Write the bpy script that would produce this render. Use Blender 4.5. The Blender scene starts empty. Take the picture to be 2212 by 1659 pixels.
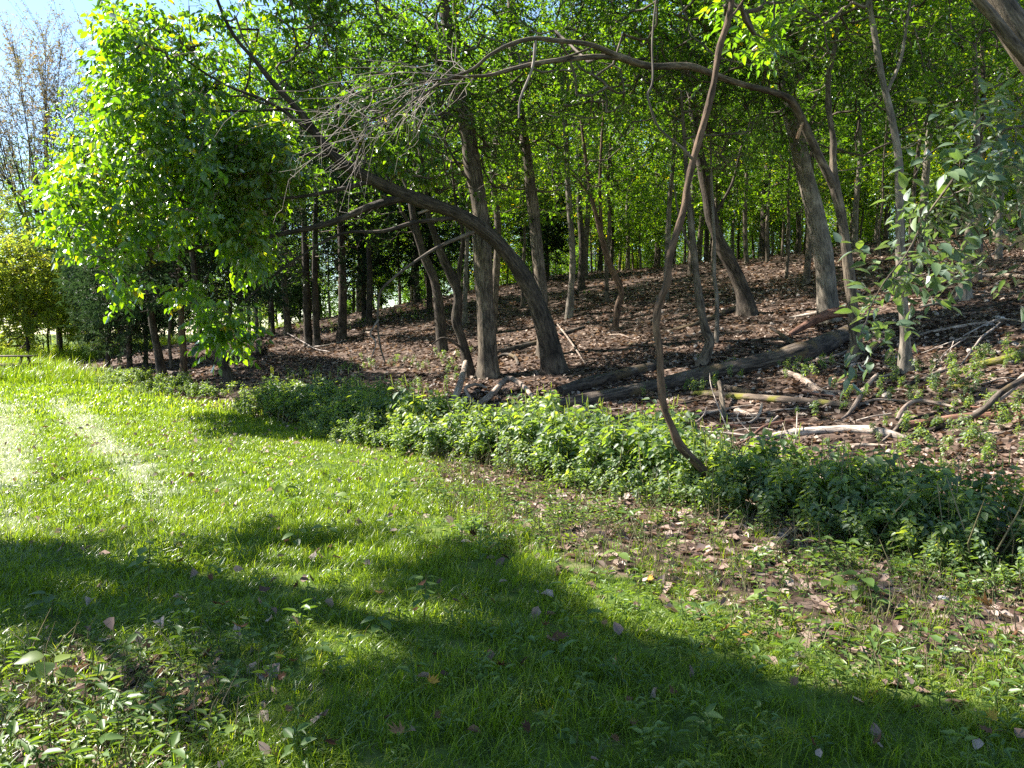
import bpy, math, random
import numpy as np
from mathutils import Vector, Matrix

random.seed(7)
rng = np.random.default_rng(7)
sc = bpy.context.scene
COL = sc.collection
PI = math.pi

# ------------------------------------------------------------------ camera, sky, sun, exposure
F = 1671.0                      # focal length in picture units (picture 2212 x 1659)
CX, CY = 1106.0, 829.5
CAMZ = 1.55
PITCH = math.atan((829.5 - 720.0) / F)
cam_d = bpy.data.cameras.new('camera')
cam = bpy.data.objects.new('camera', cam_d)
COL.objects.link(cam)
cam_d.sensor_fit = 'HORIZONTAL'
cam_d.sensor_width = 36.0
cam_d.lens = 36.0 * F / 2212.0
cam_d.clip_start = 0.05
cam_d.clip_end = 2000
cam.location = (0, 0, CAMZ)
cam.rotation_euler = (PI / 2 - PITCH, 0, 0)
sc.camera = cam

SUN_AZ, SUN_EL = math.radians(70), math.radians(46)      # azimuth to the left of the view, elevation
SUN = np.array([-math.sin(SUN_AZ) * math.cos(SUN_EL), math.cos(SUN_AZ) * math.cos(SUN_EL), math.sin(SUN_EL)])
world = bpy.data.worlds.new('World')
sc.world = world
world.use_nodes = True
wn = world.node_tree
sky = wn.nodes.new('ShaderNodeTexSky')
sky.sky_type = 'NISHITA'
sky.sun_disc = False
sky.sun_elevation = SUN_EL
sky.sun_rotation = -SUN_AZ
sky.air_density = 1.0
sky.dust_density = 0.0
sky.ozone_density = 2.0
bg = wn.nodes['Background']
wn.links.new(sky.outputs[0], bg.inputs[0])
bg.inputs[1].default_value = 0.078
sun_d = bpy.data.lights.new('sun', 'SUN')
sun_d.energy = 5.0
sun_d.angle = math.radians(0.53)
sun_d.color = (1.0, 0.95, 0.87)
sun = bpy.data.objects.new('sun', sun_d)
COL.objects.link(sun)
sun.rotation_euler = Vector(SUN).to_track_quat('Z', 'Y').to_euler()
vs = sc.view_settings
vs.view_transform = 'Standard'
vs.look = 'None'
vs.gamma = 1
vs.use_curve_mapping = False
vs.exposure = 2.0
cy = sc.cycles
cy.max_bounces = 7
cy.diffuse_bounces = 4
cy.glossy_bounces = 2
cy.transmission_bounces = 4
cy.transparent_max_bounces = 4
cy.caustics_reflective = False
cy.caustics_refractive = False
cy.sample_clamp_indirect = 6.0
cy.use_denoising = False

# ------------------------------------------------------------------ small maths
def vnoise(x, y, seed=0):
    x = np.asarray(x, float); y = np.asarray(y, float)
    xi = np.floor(x).astype(np.int64); yi = np.floor(y).astype(np.int64)
    xf = x - xi; yf = y - yi
    u = xf * xf * (3 - 2 * xf); v = yf * yf * (3 - 2 * yf)
    def h(a, b):
        n = (a * 374761393 + b * 668265263 + seed * 974711) & 0x7fffffff
        n = ((n ^ (n >> 13)) * 1274126177) & 0x7fffffff
        return ((n ^ (n >> 16)) & 0xffff) / 65535.0
    return (h(xi, yi) * (1 - u) + h(xi + 1, yi) * u) * (1 - v) + (h(xi, yi + 1) * (1 - u) + h(xi + 1, yi + 1) * u) * v

def sstep(a, b, x):
    t = np.clip((np.asarray(x, float) - a) / (b - a), 0, 1)
    return t * t * (3 - 2 * t)

def st(x, y):                     # s: metres up the bank from the edge of the mown track, t: metres along the track
    return 0.77 * x + 0.64 * (y - 8.6), -0.64 * x + 0.77 * (y - 8.6)

def height(x, y):
    x = np.asarray(x, float); y = np.asarray(y, float)
    s, t = st(x, y)
    a = np.clip(s - 0.6, 0, None)
    ramp = np.where(a < 3, a * a * 0.2 / 6, (a - 1.5) * 0.2)
    top = 5.95 + 1.1 * sstep(25, 8, t)
    ramp = ramp * (1 + .06 * sstep(25, 5, t))
    hh = np.where(ramp < 4.6, ramp, 4.6 + (top - 4.6) * (1 - np.exp(-(ramp - 4.6) / (top - 4.6))))
    hh = hh * (1 - 0.92 * sstep(30, 55, t))
    bump = (vnoise(x * 0.35, y * 0.35, 3) - 0.5) * 0.30 + (vnoise(x * 1.3, y * 1.3, 5) - 0.5) * 0.09
    flat = (vnoise(x * 0.5, y * 0.5, 8) - 0.5) * 0.05 + (vnoise(x * 2.2, y * 2.2, 9) - 0.5) * 0.02
    k = sstep(0.5, 4, s)
    return hh + bump * k + flat

def ray(px, py):
    dx = (px - CX) / F; dy = (CY - py) / F
    c, s_ = math.cos(PITCH), math.sin(PITCH)
    return np.array([dx, c + dy * s_, -s_ + dy * c])

def at(px, py, Y):                # the point seen at (px,py) whose depth is Y metres
    d = ray(px, py)
    return np.array([0, 0, CAMZ]) + d * (Y / d[1])

def ground(px, py, ymax=110.0):
    d = ray(px, py)
    Y = np.arange(2.0, ymax, 0.03)
    P = np.array([0, 0, CAMZ])[None] + d[None] * (Y / d[1])[:, None]
    below = P[:, 2] <= height(P[:, 0], P[:, 1])
    i = int(np.argmax(below)) if below.any() else len(Y) - 1
    return P[i]

def project(P):
    P = np.asarray(P, float)
    q = P - np.array([0, 0, CAMZ])
    c, s_ = math.cos(PITCH), math.sin(PITCH)
    f = q[:, 1] * c - q[:, 2] * s_
    u = q[:, 1] * s_ + q[:, 2] * c
    f = np.where(f < 0.05, 0.05, f)
    return CX + F * q[:, 0] / f, CY - F * u / f

def inpoly(x, y, poly):
    x = np.asarray(x, float); y = np.asarray(y, float)
    r = np.zeros(x.shape, bool)
    n = len(poly)
    for i in range(n):
        x1, y1 = poly[i]; x2, y2 = poly[(i + 1) % n]
        if y1 == y2: continue
        c = ((y1 > y) != (y2 > y)) & (x < (x2 - x1) * (y - y1) / (y2 - y1) + x1)
        r ^= c
    return r

def norm(v):
    v = np.asarray(v, float)
    return v / np.maximum(np.linalg.norm(v, axis=-1, keepdims=True), 1e-9)

# where the photograph's ground is in full sun (gaps in the canopy stand above these)
SUNNY = [
    [(-300, 930), (0, 900), (150, 895), (300, 905), (560, 945), (860, 1010), (1010, 1040), (1040, 1120), (920, 1135), (760, 1085), (640, 1100), (480, 1150), (250, 1140), (0, 1185), (-300, 1190)],
    [(1040, 1010), (1100, 930), (1470, 930), (1500, 1080), (1700, 1180), (2330, 1265), (2330, 1590), (2050, 1525), (1650, 1455), (1340, 1345), (1140, 1210), (1060, 1130)],
    [(150, 800), (300, 790), (330, 830), (180, 860), (0, 860), (-100, 800)],
    [(1560, 940), (1700, 930), (1960, 945), (1900, 990), (1640, 985)],
]
BANK = [(560, 700), (1000, 640), (1700, 500), (2300, 540), (2300, 1050), (1900, 1000), (1250, 880), (1000, 860), (560, 830)]
def sunlit(P, first=0):
    P = np.asarray(P, float)
    z = np.zeros(len(P))
    for _ in range(4):
        k = (P[:, 2] - z) / SUN[2]
        G = P - SUN[None] * k[:, None]
        z = height(G[:, 0], G[:, 1])
    G[:, 2] = z
    px, py = project(G)
    m = np.zeros(len(P), bool)
    for poly in SUNNY[first:]: m |= inpoly(px, py, poly)
    m |= inpoly(px, py, BANK) & (vnoise(px * .011, py * .045, 17) > .60)
    return m & (G[:, 1] > 1.0)

# ------------------------------------------------------------------ mesh builder
class MB:
    def __init__(s):
        s.V = []; s.L = []; s.N = []; s.UV = []; s.T = []; s.n = 0
    def add(s, V, faces, uv=None, tint=0.5):
        V = np.asarray(V, float); faces = np.asarray(faces, np.int64)
        s.V.append(V); s.L.append((faces + s.n).ravel())
        s.N.append(np.full(len(faces), faces.shape[1]))
        s.UV.append(np.zeros((faces.size, 2)) if uv is None else np.asarray(uv, float).reshape(-1, 2))
        t = np.asarray(tint, float)
        s.T.append(np.full(len(V), float(t)) if t.ndim == 0 else t)
        s.n += len(V)
    def mesh(s, name, mat, origin=(0, 0, 0), smooth=False):
        me = bpy.data.meshes.new(name)
        V = np.concatenate(s.V) - np.asarray(origin, float)[None]
        L = np.concatenate(s.L); N = np.concatenate(s.N)
        me.vertices.add(len(V)); me.vertices.foreach_set('co', V.astype(np.float32).ravel())
        me.loops.add(len(L)); me.loops.foreach_set('vertex_index', L.astype(np.int32))
        me.polygons.add(len(N))
        st_ = np.concatenate([[0], np.cumsum(N)[:-1]]).astype(np.int32)
        me.polygons.foreach_set('loop_start', st_)
        if smooth: me.polygons.foreach_set('use_smooth', np.ones(len(N), bool))
        me.update(calc_edges=True)
        uvl = me.uv_layers.new(name='UVMap')
        uvl.data.foreach_set('uv', np.concatenate(s.UV).astype(np.float32).ravel())
        a = me.attributes.new('tint', 'FLOAT', 'POINT')
        a.data.foreach_set('value', np.concatenate(s.T).astype(np.float32))
        me.materials.append(mat)
        return me
    def build(s, name, mat, parent=None, origin=(0, 0, 0), smooth=False):
        if not s.V: return None
        o = bpy.data.objects.new(name, s.mesh(name, mat, origin, smooth))
        COL.objects.link(o)
        if parent is not None: o.parent = parent
        else: o.location = origin
        return o

def catmull(P, R, sub=4):
    P = np.asarray(P, float); R = np.asarray(R, float)
    if len(P) < 3: 
        u = np.linspace(0, 1, sub + 1)
        return P[0] + (P[-1] - P[0]) * u[:, None], R[0] + (R[-1] - R[0]) * u
    Q = np.vstack([2 * P[0] - P[1], P, 2 * P[-1] - P[-2]])
    out = []; ro = []
    for i in range(len(P) - 1):
        p0, p1, p2, p3 = Q[i], Q[i + 1], Q[i + 2], Q[i + 3]
        for j in range(sub):
            u = j / sub
            out.append(0.5 * ((2 * p1) + (-p0 + p2) * u + (2 * p0 - 5 * p1 + 4 * p2 - p3) * u * u + (-p0 + 3 * p1 - 3 * p2 + p3) * u ** 3))
            ro.append(R[i] * (1 - u) + R[i + 1] * u)
    out.append(P[-1]); ro.append(R[-1])
    return np.array(out), np.array(ro)

def tube(mb, P, R, k=8, rough=0.0, flare=0.0, cap=True, tint=0.5, seed=0):
    P = np.asarray(P, float); R = np.asarray(R, float)
    n = len(P)
    T = norm(np.gradient(P, axis=0))
    ref = np.array([0, 1.0, 0]) if abs(T[0][1]) < 0.8 else np.array([1.0, 0, 0])
    U = norm(ref - T[0] * np.dot(ref, T[0]))
    seg = np.concatenate([[0], np.cumsum(np.linalg.norm(np.diff(P, axis=0), axis=1))])
    ang = np.arange(k) / k * 2 * PI
    rings = []
    r0 = float(R.max())
    if k >= 12: R = R * (1 + .22 * (vnoise(seg / max(r0, .05) * .45 + seed * 3.7, seg * 0 + seed, 13) - .5))
    sd = seed * 7.31 + 1
    for i in range(n):
        U = norm(U - T[i] * np.dot(U, T[i]))
        W = np.cross(T[i], U)
        rr = np.full(k, R[i])
        if rough > 0:
            rr = rr * (1 + rough * (vnoise(np.cos(ang) * 2.2 + sd + 9, np.sin(ang) * 2.2 + seg[i] * 1.6 / max(r0 * 6, .2) + sd, 11) - 0.5) * 2)
        if flare > 0:
            fl = math.exp(-seg[i] / (r0 * 1.6))
            rr = rr * (1 + flare * fl * (0.55 + 0.9 * np.clip(np.sin(ang * 3 + sd) + 0.5 * np.sin(ang * 5 + sd * 2), 0, None)))
        rings.append(P[i] + rr[:, None] * (np.cos(ang)[:, None] * U + np.sin(ang)[:, None] * W))
    V = np.concatenate(rings)
    i, j = np.meshgrid(np.arange(n - 1), np.arange(k), indexing='ij')
    a = i * k + j; b = i * k + (j + 1) % k
    Fq = np.stack([a, b, b + k, a + k], -1).reshape(-1, 4)
    circ = 2 * PI * max(float(R.mean()), 0.004)
    u0 = j / k * circ; u1 = (j + 1) / k * circ
    uv = np.stack([np.stack([u0, seg[i]], -1), np.stack([u1, seg[i]], -1), np.stack([u1, seg[i + 1]], -1), np.stack([u0, seg[i + 1]], -1)], -2).reshape(-1, 2)
    mb.add(V, Fq, uv, tint)
    if cap and k >= 5:
        for e, ring, sgn in ((0, rings[0], -1), (n - 1, rings[-1], 1)):
            c = P[e] + T[e] * sgn * R[e] * 0.15
            Vc = np.vstack([ring, c[None]])
            idx = np.arange(k); f = np.stack([idx, (idx + 1) % k, np.full(k, k)], -1)
            if sgn < 0: f = f[:, ::-1]
            mb.add(Vc, f, np.tile(np.array([[0, 0], [.05, 0], [.02, .03]]), (k, 1)), tint)

T4 = (np.array([(0, 0, 0), (-.5, .42, .10), (0, 1, -.08), (.5, .42, .10)], float), np.array([(0, 3, 2), (0, 2, 1)]))
T6 = (np.array([(0, 0, 0), (-.46, .28, .09), (-.33, .66, .05), (0, 1, -.14), (.33, .66, .05), (.46, .28, .09)], float), np.array([(0, 5, 4, 3), (0, 3, 2, 1)]))
TLAN = (np.array([(0, 0, 0), (-.5, .3, .07), (-.36, .62, .02), (0, 1, -.25), (.36, .62, .02), (.5, .3, .07)], float), T6[1])

def leaves(mb, P, A, N, L, W, tint, tmpl=T6):
    A = norm(A); S = norm(np.cross(A, N)); N2 = np.cross(S, A)
    v, f = tmpl
    V = (P[:, None] + S[:, None] * (v[None, :, 0:1] * W[:, None, None]) + A[:, None] * (v[None, :, 1:2] * L[:, None, None]) + N2[:, None] * (v[None, :, 2:3] * L[:, None, None]))
    n, m = len(P), len(v)
    FF = (f[None] + (np.arange(n) * m)[:, None, None]).reshape(-1, f.shape[1])
    mb.add(V.reshape(-1, 3), FF, None, np.repeat(tint, m))

def spray_leaves(O, D, ln, m, L, tint, droop=0.35, wr=0.52, jit=0.35, hang=0.0):
    """leaf frames set alternately along a twig from each O along D"""
    n = len(O)
    D = norm(D)
    up = np.array([0, 0, 1.0])
    S = norm(np.cross(D, up[None]) + rng.normal(0, .15, (n, 3)))
    P = []; A = []; N = []; LL = []; TT = []
    for j in range(m):
        u = (j + 0.6) / m
        side = 1 if j % 2 else -1
        p = O + D * (ln * u)[:, None] - up * (0.12 * ln * u * u)[:, None] + rng.normal(0, .015, (n, 3))
        a = D * 0.55 + S * side * 0.8 - up * droop + rng.normal(0, jit, (n, 3))
        if j == m - 1: a = D - up * droop + rng.normal(0, jit * .6, (n, 3))
        nn = up * (1 - hang) + rng.normal(0, 0.45 + .5 * hang, (n, 3)) + D * .2 + SUN * (.45 * hang)
        P.append(p); A.append(norm(a)); N.append(nn)
        LL.append(L * rng.uniform(.65, 1.2, n)); TT.append(np.clip(tint + rng.normal(0, .09, n), 0, 1))
    P = np.concatenate(P); A = np.concatenate(A); N = np.concatenate(N); LL = np.concatenate(LL); TT = np.concatenate(TT)
    return P, A, N, LL, LL * wr * rng.uniform(.85, 1.15, len(P)), TT

# ------------------------------------------------------------------ materials
def new_mat(name):
    m = bpy.data.materials.new(name); m.use_nodes = True
    nt = m.node_tree; nt.nodes.clear()
    out = nt.nodes.new('ShaderNodeOutputMaterial')
    return m, nt, out

def ramp(nt, stops):
    r = nt.nodes.new('ShaderNodeValToRGB')
    el = r.color_ramp.elements
    while len(el) < len(stops): el.new(0.5)
    for e, (p, c) in zip(el, stops):
        e.position = p; e.color = (*c, 1)
    return r

def leaf_mat(name, stops, trans=(2.3, 2.2, 0.7), tfac=0.5, gloss=0.08, rough=0.35, vary=0.25):
    m, nt, out = new_mat(name)
    ln = nt.links.new
    at_ = nt.nodes.new('ShaderNodeAttribute'); at_.attribute_name = 'tint'
    oi = nt.nodes.new('ShaderNodeObjectInfo')
    ma = nt.nodes.new('ShaderNodeMath'); ma.operation = 'MULTIPLY_ADD'
    ln(oi.outputs['Random'], ma.inputs[0]); ma.inputs[1].default_value = vary; ma.inputs[2].default_value = -vary / 2
    ad = nt.nodes.new('ShaderNodeMath'); ad.operation = 'ADD'; ad.use_clamp = True
    ln(at_.outputs['Fac'], ad.inputs[0]); ln(ma.outputs[0], ad.inputs[1])
    r = ramp(nt, stops); ln(ad.outputs[0], r.inputs[0])
    vm = nt.nodes.new('ShaderNodeVectorMath'); vm.operation = 'MULTIPLY'
    ln(r.outputs[0], vm.inputs[0]); vm.inputs[1].default_value = trans
    d = nt.nodes.new('ShaderNodeBsdfDiffuse'); ln(r.outputs[0], d.inputs[0])
    t = nt.nodes.new('ShaderNodeBsdfTranslucent'); ln(vm.outputs[0], t.inputs[0])
    mx = nt.nodes.new('ShaderNodeMixShader'); mx.inputs[0].default_value = tfac
    ln(d.outputs[0], mx.inputs[1]); ln(t.outputs[0], mx.inputs[2])
    if gloss > 0:
        g = nt.nodes.new('ShaderNodeBsdfGlossy'); g.inputs['Roughness'].default_value = rough
        lw = nt.nodes.new('ShaderNodeLayerWeight'); lw.inputs[0].default_value = 0.25
        mm = nt.nodes.new('ShaderNodeMath'); mm.operation = 'MULTIPLY_ADD'
        ln(lw.outputs['Fresnel'], mm.inputs[0]); mm.inputs[1].default_value = gloss; mm.inputs[2].default_value = gloss * 0.12
        mg = nt.nodes.new('ShaderNodeMixShader')
        ln(mm.outputs[0], mg.inputs[0]); ln(mx.outputs[0], mg.inputs[1]); ln(g.outputs[0], mg.inputs[2])
        ln(mg.outputs[0], out.inputs[0])
    else:
        ln(mx.outputs[0], out.inputs[0])
    return m

def bark_mat(name, dark, mid, light, scale=1.0, moss=None, bump=0.7):
    m, nt, out = new_mat(name); ln = nt.links.new
    uv = nt.nodes.new('ShaderNodeUVMap'); uv.uv_map = 'UVMap'
    mp = nt.nodes.new('ShaderNodeMapping'); mp.inputs['Scale'].default_value = (30 * scale, 4.5 * scale, 1)
    ln(uv.outputs[0], mp.inputs[0])
    n1 = nt.nodes.new('ShaderNodeTexNoise'); n1.inputs['Scale'].default_value = 1.0; n1.inputs['Detail'].default_value = 5; n1.inputs['Roughness'].default_value = .65; n1.inputs['Distortion'].default_value = 0.6
    ln(mp.outputs[0], n1.inputs['Vector'])
    tc = nt.nodes.new('ShaderNodeTexCoord')
    n2 = nt.nodes.new('ShaderNodeTexNoise'); n2.inputs['Scale'].default_value = 2.3; n2.inputs['Detail'].default_value = 3
    ln(tc.outputs['Object'], n2.inputs['Vector'])
    r = ramp(nt, [(0.33, dark), (0.5, mid), (0.72, light)])
    ln(n1.outputs[0], r.inputs[0])
    r2 = ramp(nt, [(0.32, (.5, .5, .5)), (0.55, (1.0, .98, .95)), (0.72, (1.5, 1.5, 1.42))]); ln(n2.outputs[0], r2.inputs[0])
    mul = nt.nodes.new('ShaderNodeMix'); mul.data_type = 'RGBA'; mul.blend_type = 'MULTIPLY'; mul.inputs[0].default_value = 1
    ln(r.outputs[0], mul.inputs[6]); ln(r2.outputs[0], mul.inputs[7])
    col = mul.outputs[2]
    if moss:
        n3 = nt.nodes.new('ShaderNodeTexNoise'); n3.inputs['Scale'].default_value = 3.1; n3.inputs['Detail'].default_value = 4
        ln(tc.outputs['Object'], n3.inputs['Vector'])
        r3 = ramp(nt, [(0.52, (0, 0, 0)), (0.62, (1, 1, 1))]); ln(n3.outputs[0], r3.inputs[0])
        mx = nt.nodes.new('ShaderNodeMix'); mx.data_type = 'RGBA'
        ln(r3.outputs[0], mx.inputs[0]); ln(col, mx.inputs[6]); mx.inputs[7].default_value = (*moss, 1)
        col = mx.outputs[2]
    b = nt.nodes.new('ShaderNodeBump'); b.inputs['Strength'].default_value = bump; b.inputs['Distance'].default_value = 0.025
    ln(n1.outputs[0], b.inputs['Height'])
    p = nt.nodes.new('ShaderNodeBsdfPrincipled'); p.inputs['Roughness'].default_value = 0.85
    p.inputs['Specular IOR Level'].default_value = 0.25
    ln(col, p.inputs['Base Color']); ln(b.outputs[0], p.inputs['Normal'])
    ln(p.outputs[0], out.inputs[0])
    return m

GREEN = [(0.0, (.018, .042, .010)), (0.35, (.038, .085, .012)), (0.6, (.07, .135, .012)), (0.85, (.12, .18, .014)), (0.95, (.17, .19, .016)), (1.0, (.27, .19, .02))]
M = {}
M['leaf_broad'] = leaf_mat('broad_leaf', GREEN, trans=(3.4, 3.5, 0.4), tfac=.58, gloss=.34, rough=.38)
M['leaf_wood'] = leaf_mat('woodland_leaf', GREEN, trans=(3.4, 3.3, 0.5), tfac=.6, gloss=.2, rough=.4, vary=.3)
M['leaf_autumn'] = leaf_mat('autumn_leaf', [(0, (.08, .11, .03)), (.4, (.14, .18, .045)), (.7, (.21, .24, .05)), (1, (.34, .28, .06))], trans=(2.8, 2.8, .9), tfac=.5, gloss=.1)
M['leaf_sparse'] = leaf_mat('thinning_leaf', [(0, (.12, .14, .06)), (.5, (.19, .17, .09)), (1, (.25, .17, .13))], trans=(1.7, 1.6, 1.0), tfac=.4, gloss=.08)
M['needle'] = leaf_mat('cedar_needle', [(0, (.02, .04, .024)), (.6, (.04, .07, .034)), (1, (.075, .10, .04))], trans=(1.4, 1.5, .8), tfac=.3, gloss=.04)
M['leaf_side'] = leaf_mat('compound_leaf', [(0, (.055, .09, .06)), (.5, (.095, .15, .08)), (.85, (.13, .19, .06)), (1, (.17, .23, .04))], trans=(2.4, 2.5, .6), tfac=.4, gloss=.35, rough=.5)
M['weed'] = leaf_mat('weed_leaf', [(0, (.045, .08, .04)), (.4, (.10, .16, .06)), (.75, (.18, .23, .06)), (1, (.27, .30, .07))], trans=(3.0, 2.9, .5), tfac=.55, gloss=.3, rough=.5, vary=.3)
M['herb'] = leaf_mat('herb_leaf', [(0, (.045, .085, .03)), (.5, (.09, .15, .035)), (1, (.18, .23, .05))], trans=(2.2, 2.2, .5), tfac=.4, gloss=.18, rough=.42)
M['grass'] = leaf_mat('grass_blade', [(0, (.045, .085, .010)), (.5, (.12, .18, .016)), (.85, (.20, .24, .035)), (1, (.34, .30, .14))], trans=(2.4, 2.4, .65), tfac=.5, gloss=.05, rough=.35, vary=.35)
M['straw'] = leaf_mat('dry_grass_blade', [(0, (.34, .38, .2)), (.5, (.48, .5, .33)), (1, (.60, .61, .47))], trans=(1.2, 1.2, 1.0), tfac=.4, gloss=.1, rough=.35)
M['litter'] = leaf_mat('dead_leaf', [(0, (.022, .015, .011)), (.35, (.062, .042, .032)), (.7, (.14, .098, .075)), (1, (.40, .32, .26))], trans=(1.3, 1.0, .7), tfac=.2, gloss=.05, vary=.5)
M['fallen'] = leaf_mat('fallen_leaf', [(0, (.04, .02, .013)), (.4, (.12, .062, .036)), (.7, (.21, .13, .075)), (.88, (.38, .2, .035)), (1, (.46, .32, .05))], trans=(1.3, 1.0, .7), tfac=.2, gloss=.05, vary=0)
M['stalk'] = leaf_mat('plant_stalk', [(0, (.06, .08, .03)), (.5, (.12, .12, .05)), (1, (.25, .2, .13))], trans=(1.5, 1.5, 1), tfac=.2, gloss=.05)
M['bark'] = bark_mat('grey_brown_bark', (.02, .015, .011), (.11, .086, .062), (.24, .195, .145), bump=1.0)
M['bark_dark'] = bark_mat('dark_bark', (.012, .009, .007), (.058, .045, .034), (.14, .112, .085), bump=1.0)
M['bark_pale'] = bark_mat('pale_grey_bark', (.06, .05, .04), (.17, .145, .115), (.28, .24, .19))
M['bark_red'] = bark_mat('reddish_bark', (.03, .018, .012), (.11, .07, .045), (.2, .13, .085))
M['twig'] = bark_mat('twig_bark', (.05, .04, .032), (.12, .095, .075), (.2, .165, .135), bump=.2)
M['twig_pale'] = bark_mat('bare_grey_twig', (.14, .11, .1), (.25, .21, .19), (.36, .31, .28), bump=.2)
M['log'] = bark_mat('fallen_log_bark', (.008, .006, .005), (.07, .054, .042), (.18, .145, .115), scale=.7, bump=1.0, moss=(.10, .07, .035))
M['deadwood'] = bark_mat('weathered_deadwood', (.09, .065, .05), (.25, .19, .15), (.42, .35, .29), scale=1.3)
M['deadwood_pale'] = bark_mat('bleached_deadwood', (.11, .085, .07), (.32, .265, .225), (.52, .45, .40), scale=1.3)
M['deadwood_red'] = bark_mat('red_brown_deadwood', (.05, .022, .015), (.16, .08, .055), (.27, .16, .115), scale=1.3)
M['deadwood_moss'] = bark_mat('mossy_deadwood', (.04, .03, .022), (.13, .095, .07), (.24, .19, .15), scale=1.2, moss=(.16, .15, .02))
M['cutwood'] = bark_mat('cut_wood_end', (.12, .06, .035), (.3, .18, .1), (.45, .3, .18), scale=.6, bump=.3)

def ground_mat():
    m, nt, out = new_mat('ground'); ln = nt.links.new
    tc = nt.nodes.new('ShaderNodeTexCoord')
    la = nt.nodes.new('ShaderNodeAttribute'); la.attribute_name = 'litter'
    da = nt.nodes.new('ShaderNodeAttribute'); da.attribute_name = 'dry'
    def noise(scale, det=5, dist=0):
        n = nt.nodes.new('ShaderNodeTexNoise'); n.inputs['Scale'].default_value = scale; n.inputs['Detail'].default_value = det; n.inputs['Distortion'].default_value = dist
        ln(tc.outputs['Object'], n.inputs['Vector']); return n
    ng = noise(7, 6)
    rg = ramp(nt, [(.3, (.04, .06, .016)), (.5, (.07, .11, .02)), (.68, (.11, .13, .035)), (.8, (.13, .10, .055))]); ln(ng.outputs[0], rg.inputs[0])
    vo = nt.nodes.new('ShaderNodeTexVoronoi'); vo.inputs['Scale'].default_value = 11; ln(tc.outputs['Object'], vo.inputs['Vector'])
    sep = nt.nodes.new('ShaderNodeSeparateColor'); ln(vo.outputs['Color'], sep.inputs[0])
    rl = ramp(nt, [(0, (.022, .015, .012)), (.3, (.045, .031, .024)), (.6, (.085, .06, .047)), (.85, (.14, .10, .08)), (1, (.25, .2, .16))]); ln(sep.outputs[0], rl.inputs[0])
    nl = noise(2.2, 5)
    rl2 = ramp(nt, [(.3, (.55, .52, .5)), (.7, (1.1, 1.05, 1.0))]); ln(nl.outputs[0], rl2.inputs[0])
    mu = nt.nodes.new('ShaderNodeMix'); mu.data_type = 'RGBA'; mu.blend_type = 'MULTIPLY'; mu.inputs[0].default_value = 1
    ln(rl.outputs[0], mu.inputs[6]); ln(rl2.outputs[0], mu.inputs[7])
    nb = noise(4.5, 4)
    ad = nt.nodes.new('ShaderNodeMath'); ad.operation = 'ADD'; ln(la.outputs['Fac'], ad.inputs[0])
    sb = nt.nodes.new('ShaderNodeMath'); sb.operation = 'MULTIPLY_ADD'; ln(nb.outputs[0], sb.inputs[0]); sb.inputs[1].default_value = .9; sb.inputs[2].default_value = -.45
    ln(sb.outputs[0], ad.inputs[1])
    rm = ramp(nt, [(.4, (0, 0, 0)), (.6, (1, 1, 1))]); ln(ad.outputs[0], rm.inputs[0])
    dry = nt.nodes.new('ShaderNodeMix'); dry.data_type = 'RGBA'
    ln(da.outputs['Fac'], dry.inputs[0]); ln(rg.outputs[0], dry.inputs[6]); dry.inputs[7].default_value = (.40, .41, .27, 1)
    mx = nt.nodes.new('ShaderNodeMix'); mx.data_type = 'RGBA'
    ln(rm.outputs[0], mx.inputs[0]); ln(dry.outputs[2], mx.inputs[6]); ln(mu.outputs[2], mx.inputs[7])
    b = nt.nodes.new('ShaderNodeBump'); b.inputs['Strength'].default_value = .9; b.inputs['Distance'].default_value = .04
    ln(sep.outputs[1], b.inputs['Height'])
    p = nt.nodes.new('ShaderNodeBsdfPrincipled'); p.inputs['Roughness'].default_value = .95; p.inputs['Specular IOR Level'].default_value = .1
    ln(mx.outputs[2], p.inputs['Base Color']); ln(b.outputs[0], p.inputs['Normal']); ln(p.outputs[0], out.inputs[0])
    return m
M['ground'] = ground_mat()

# ------------------------------------------------------------------ objects helpers
def tag(o, label=None, cat=None, group=None, kind=None):
    if label: o['label'] = label
    if cat: o['category'] = cat
    if group: o['group'] = group
    if kind: o['kind'] = kind
    return o
def thing(name, label, cat, loc, group=None):
    o = bpy.data.objects.new(name, None); COL.objects.link(o)
    o.empty_display_size = .2
    o.location = tuple(float(v) for v in loc)
    return tag(o, label, cat, group)

# ------------------------------------------------------------------ ground
def litter_mask(x, y):
    s, t = st(x, y)
    edge = -0.15 - 1.9 * sstep(2.2, -2.2, t)          # the mown grass ends here
    m = sstep(-0.5, 0.9, s - edge)
    m = m * (1 - sstep(34, 46, t) * .95)
    corner = sstep(1.0, .35, np.hypot((x + 1.9) * .8, (y - 3.0)))
    return np.clip(np.maximum(m, corner * .8), 0, 1)
def dry_mask(x, y):
    s, t = st(x, y)
    c = -3.62 + .115 * t
    w = .10 + .011 * t
    a = np.exp(-((s - c) / w) ** 2)
    b = np.exp(-((s - c + 1.2) / (w * 1.25)) ** 2)
    return np.clip(np.maximum(a, b), 0, 1) * sstep(-.8, 2.2, t) * sstep(16, 10, t) * .9
def axis_coords(lo, flo, fhi, hi, step, n):
    g = np.geomspace(1, 1 + (flo - lo), n) - 1
    g2 = np.geomspace(1, 1 + (hi - fhi), n) - 1
    return np.concatenate([(flo - g[1:])[::-1], np.arange(flo, fhi + 1e-6, step), fhi + g2[1:]])
gx = axis_coords(-600, -26, 26, 600, .3, 26)
gy = axis_coords(-300, -2, 52, 900, .3, 26)
X, Y = np.meshgrid(gx, gy, indexing='xy')
Z = height(X, Y)
nx, ny = len(gx), len(gy)
ii, jj = np.meshgrid(np.arange(ny - 1), np.arange(nx - 1), indexing='ij')
a = ii * nx + jj
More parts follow.
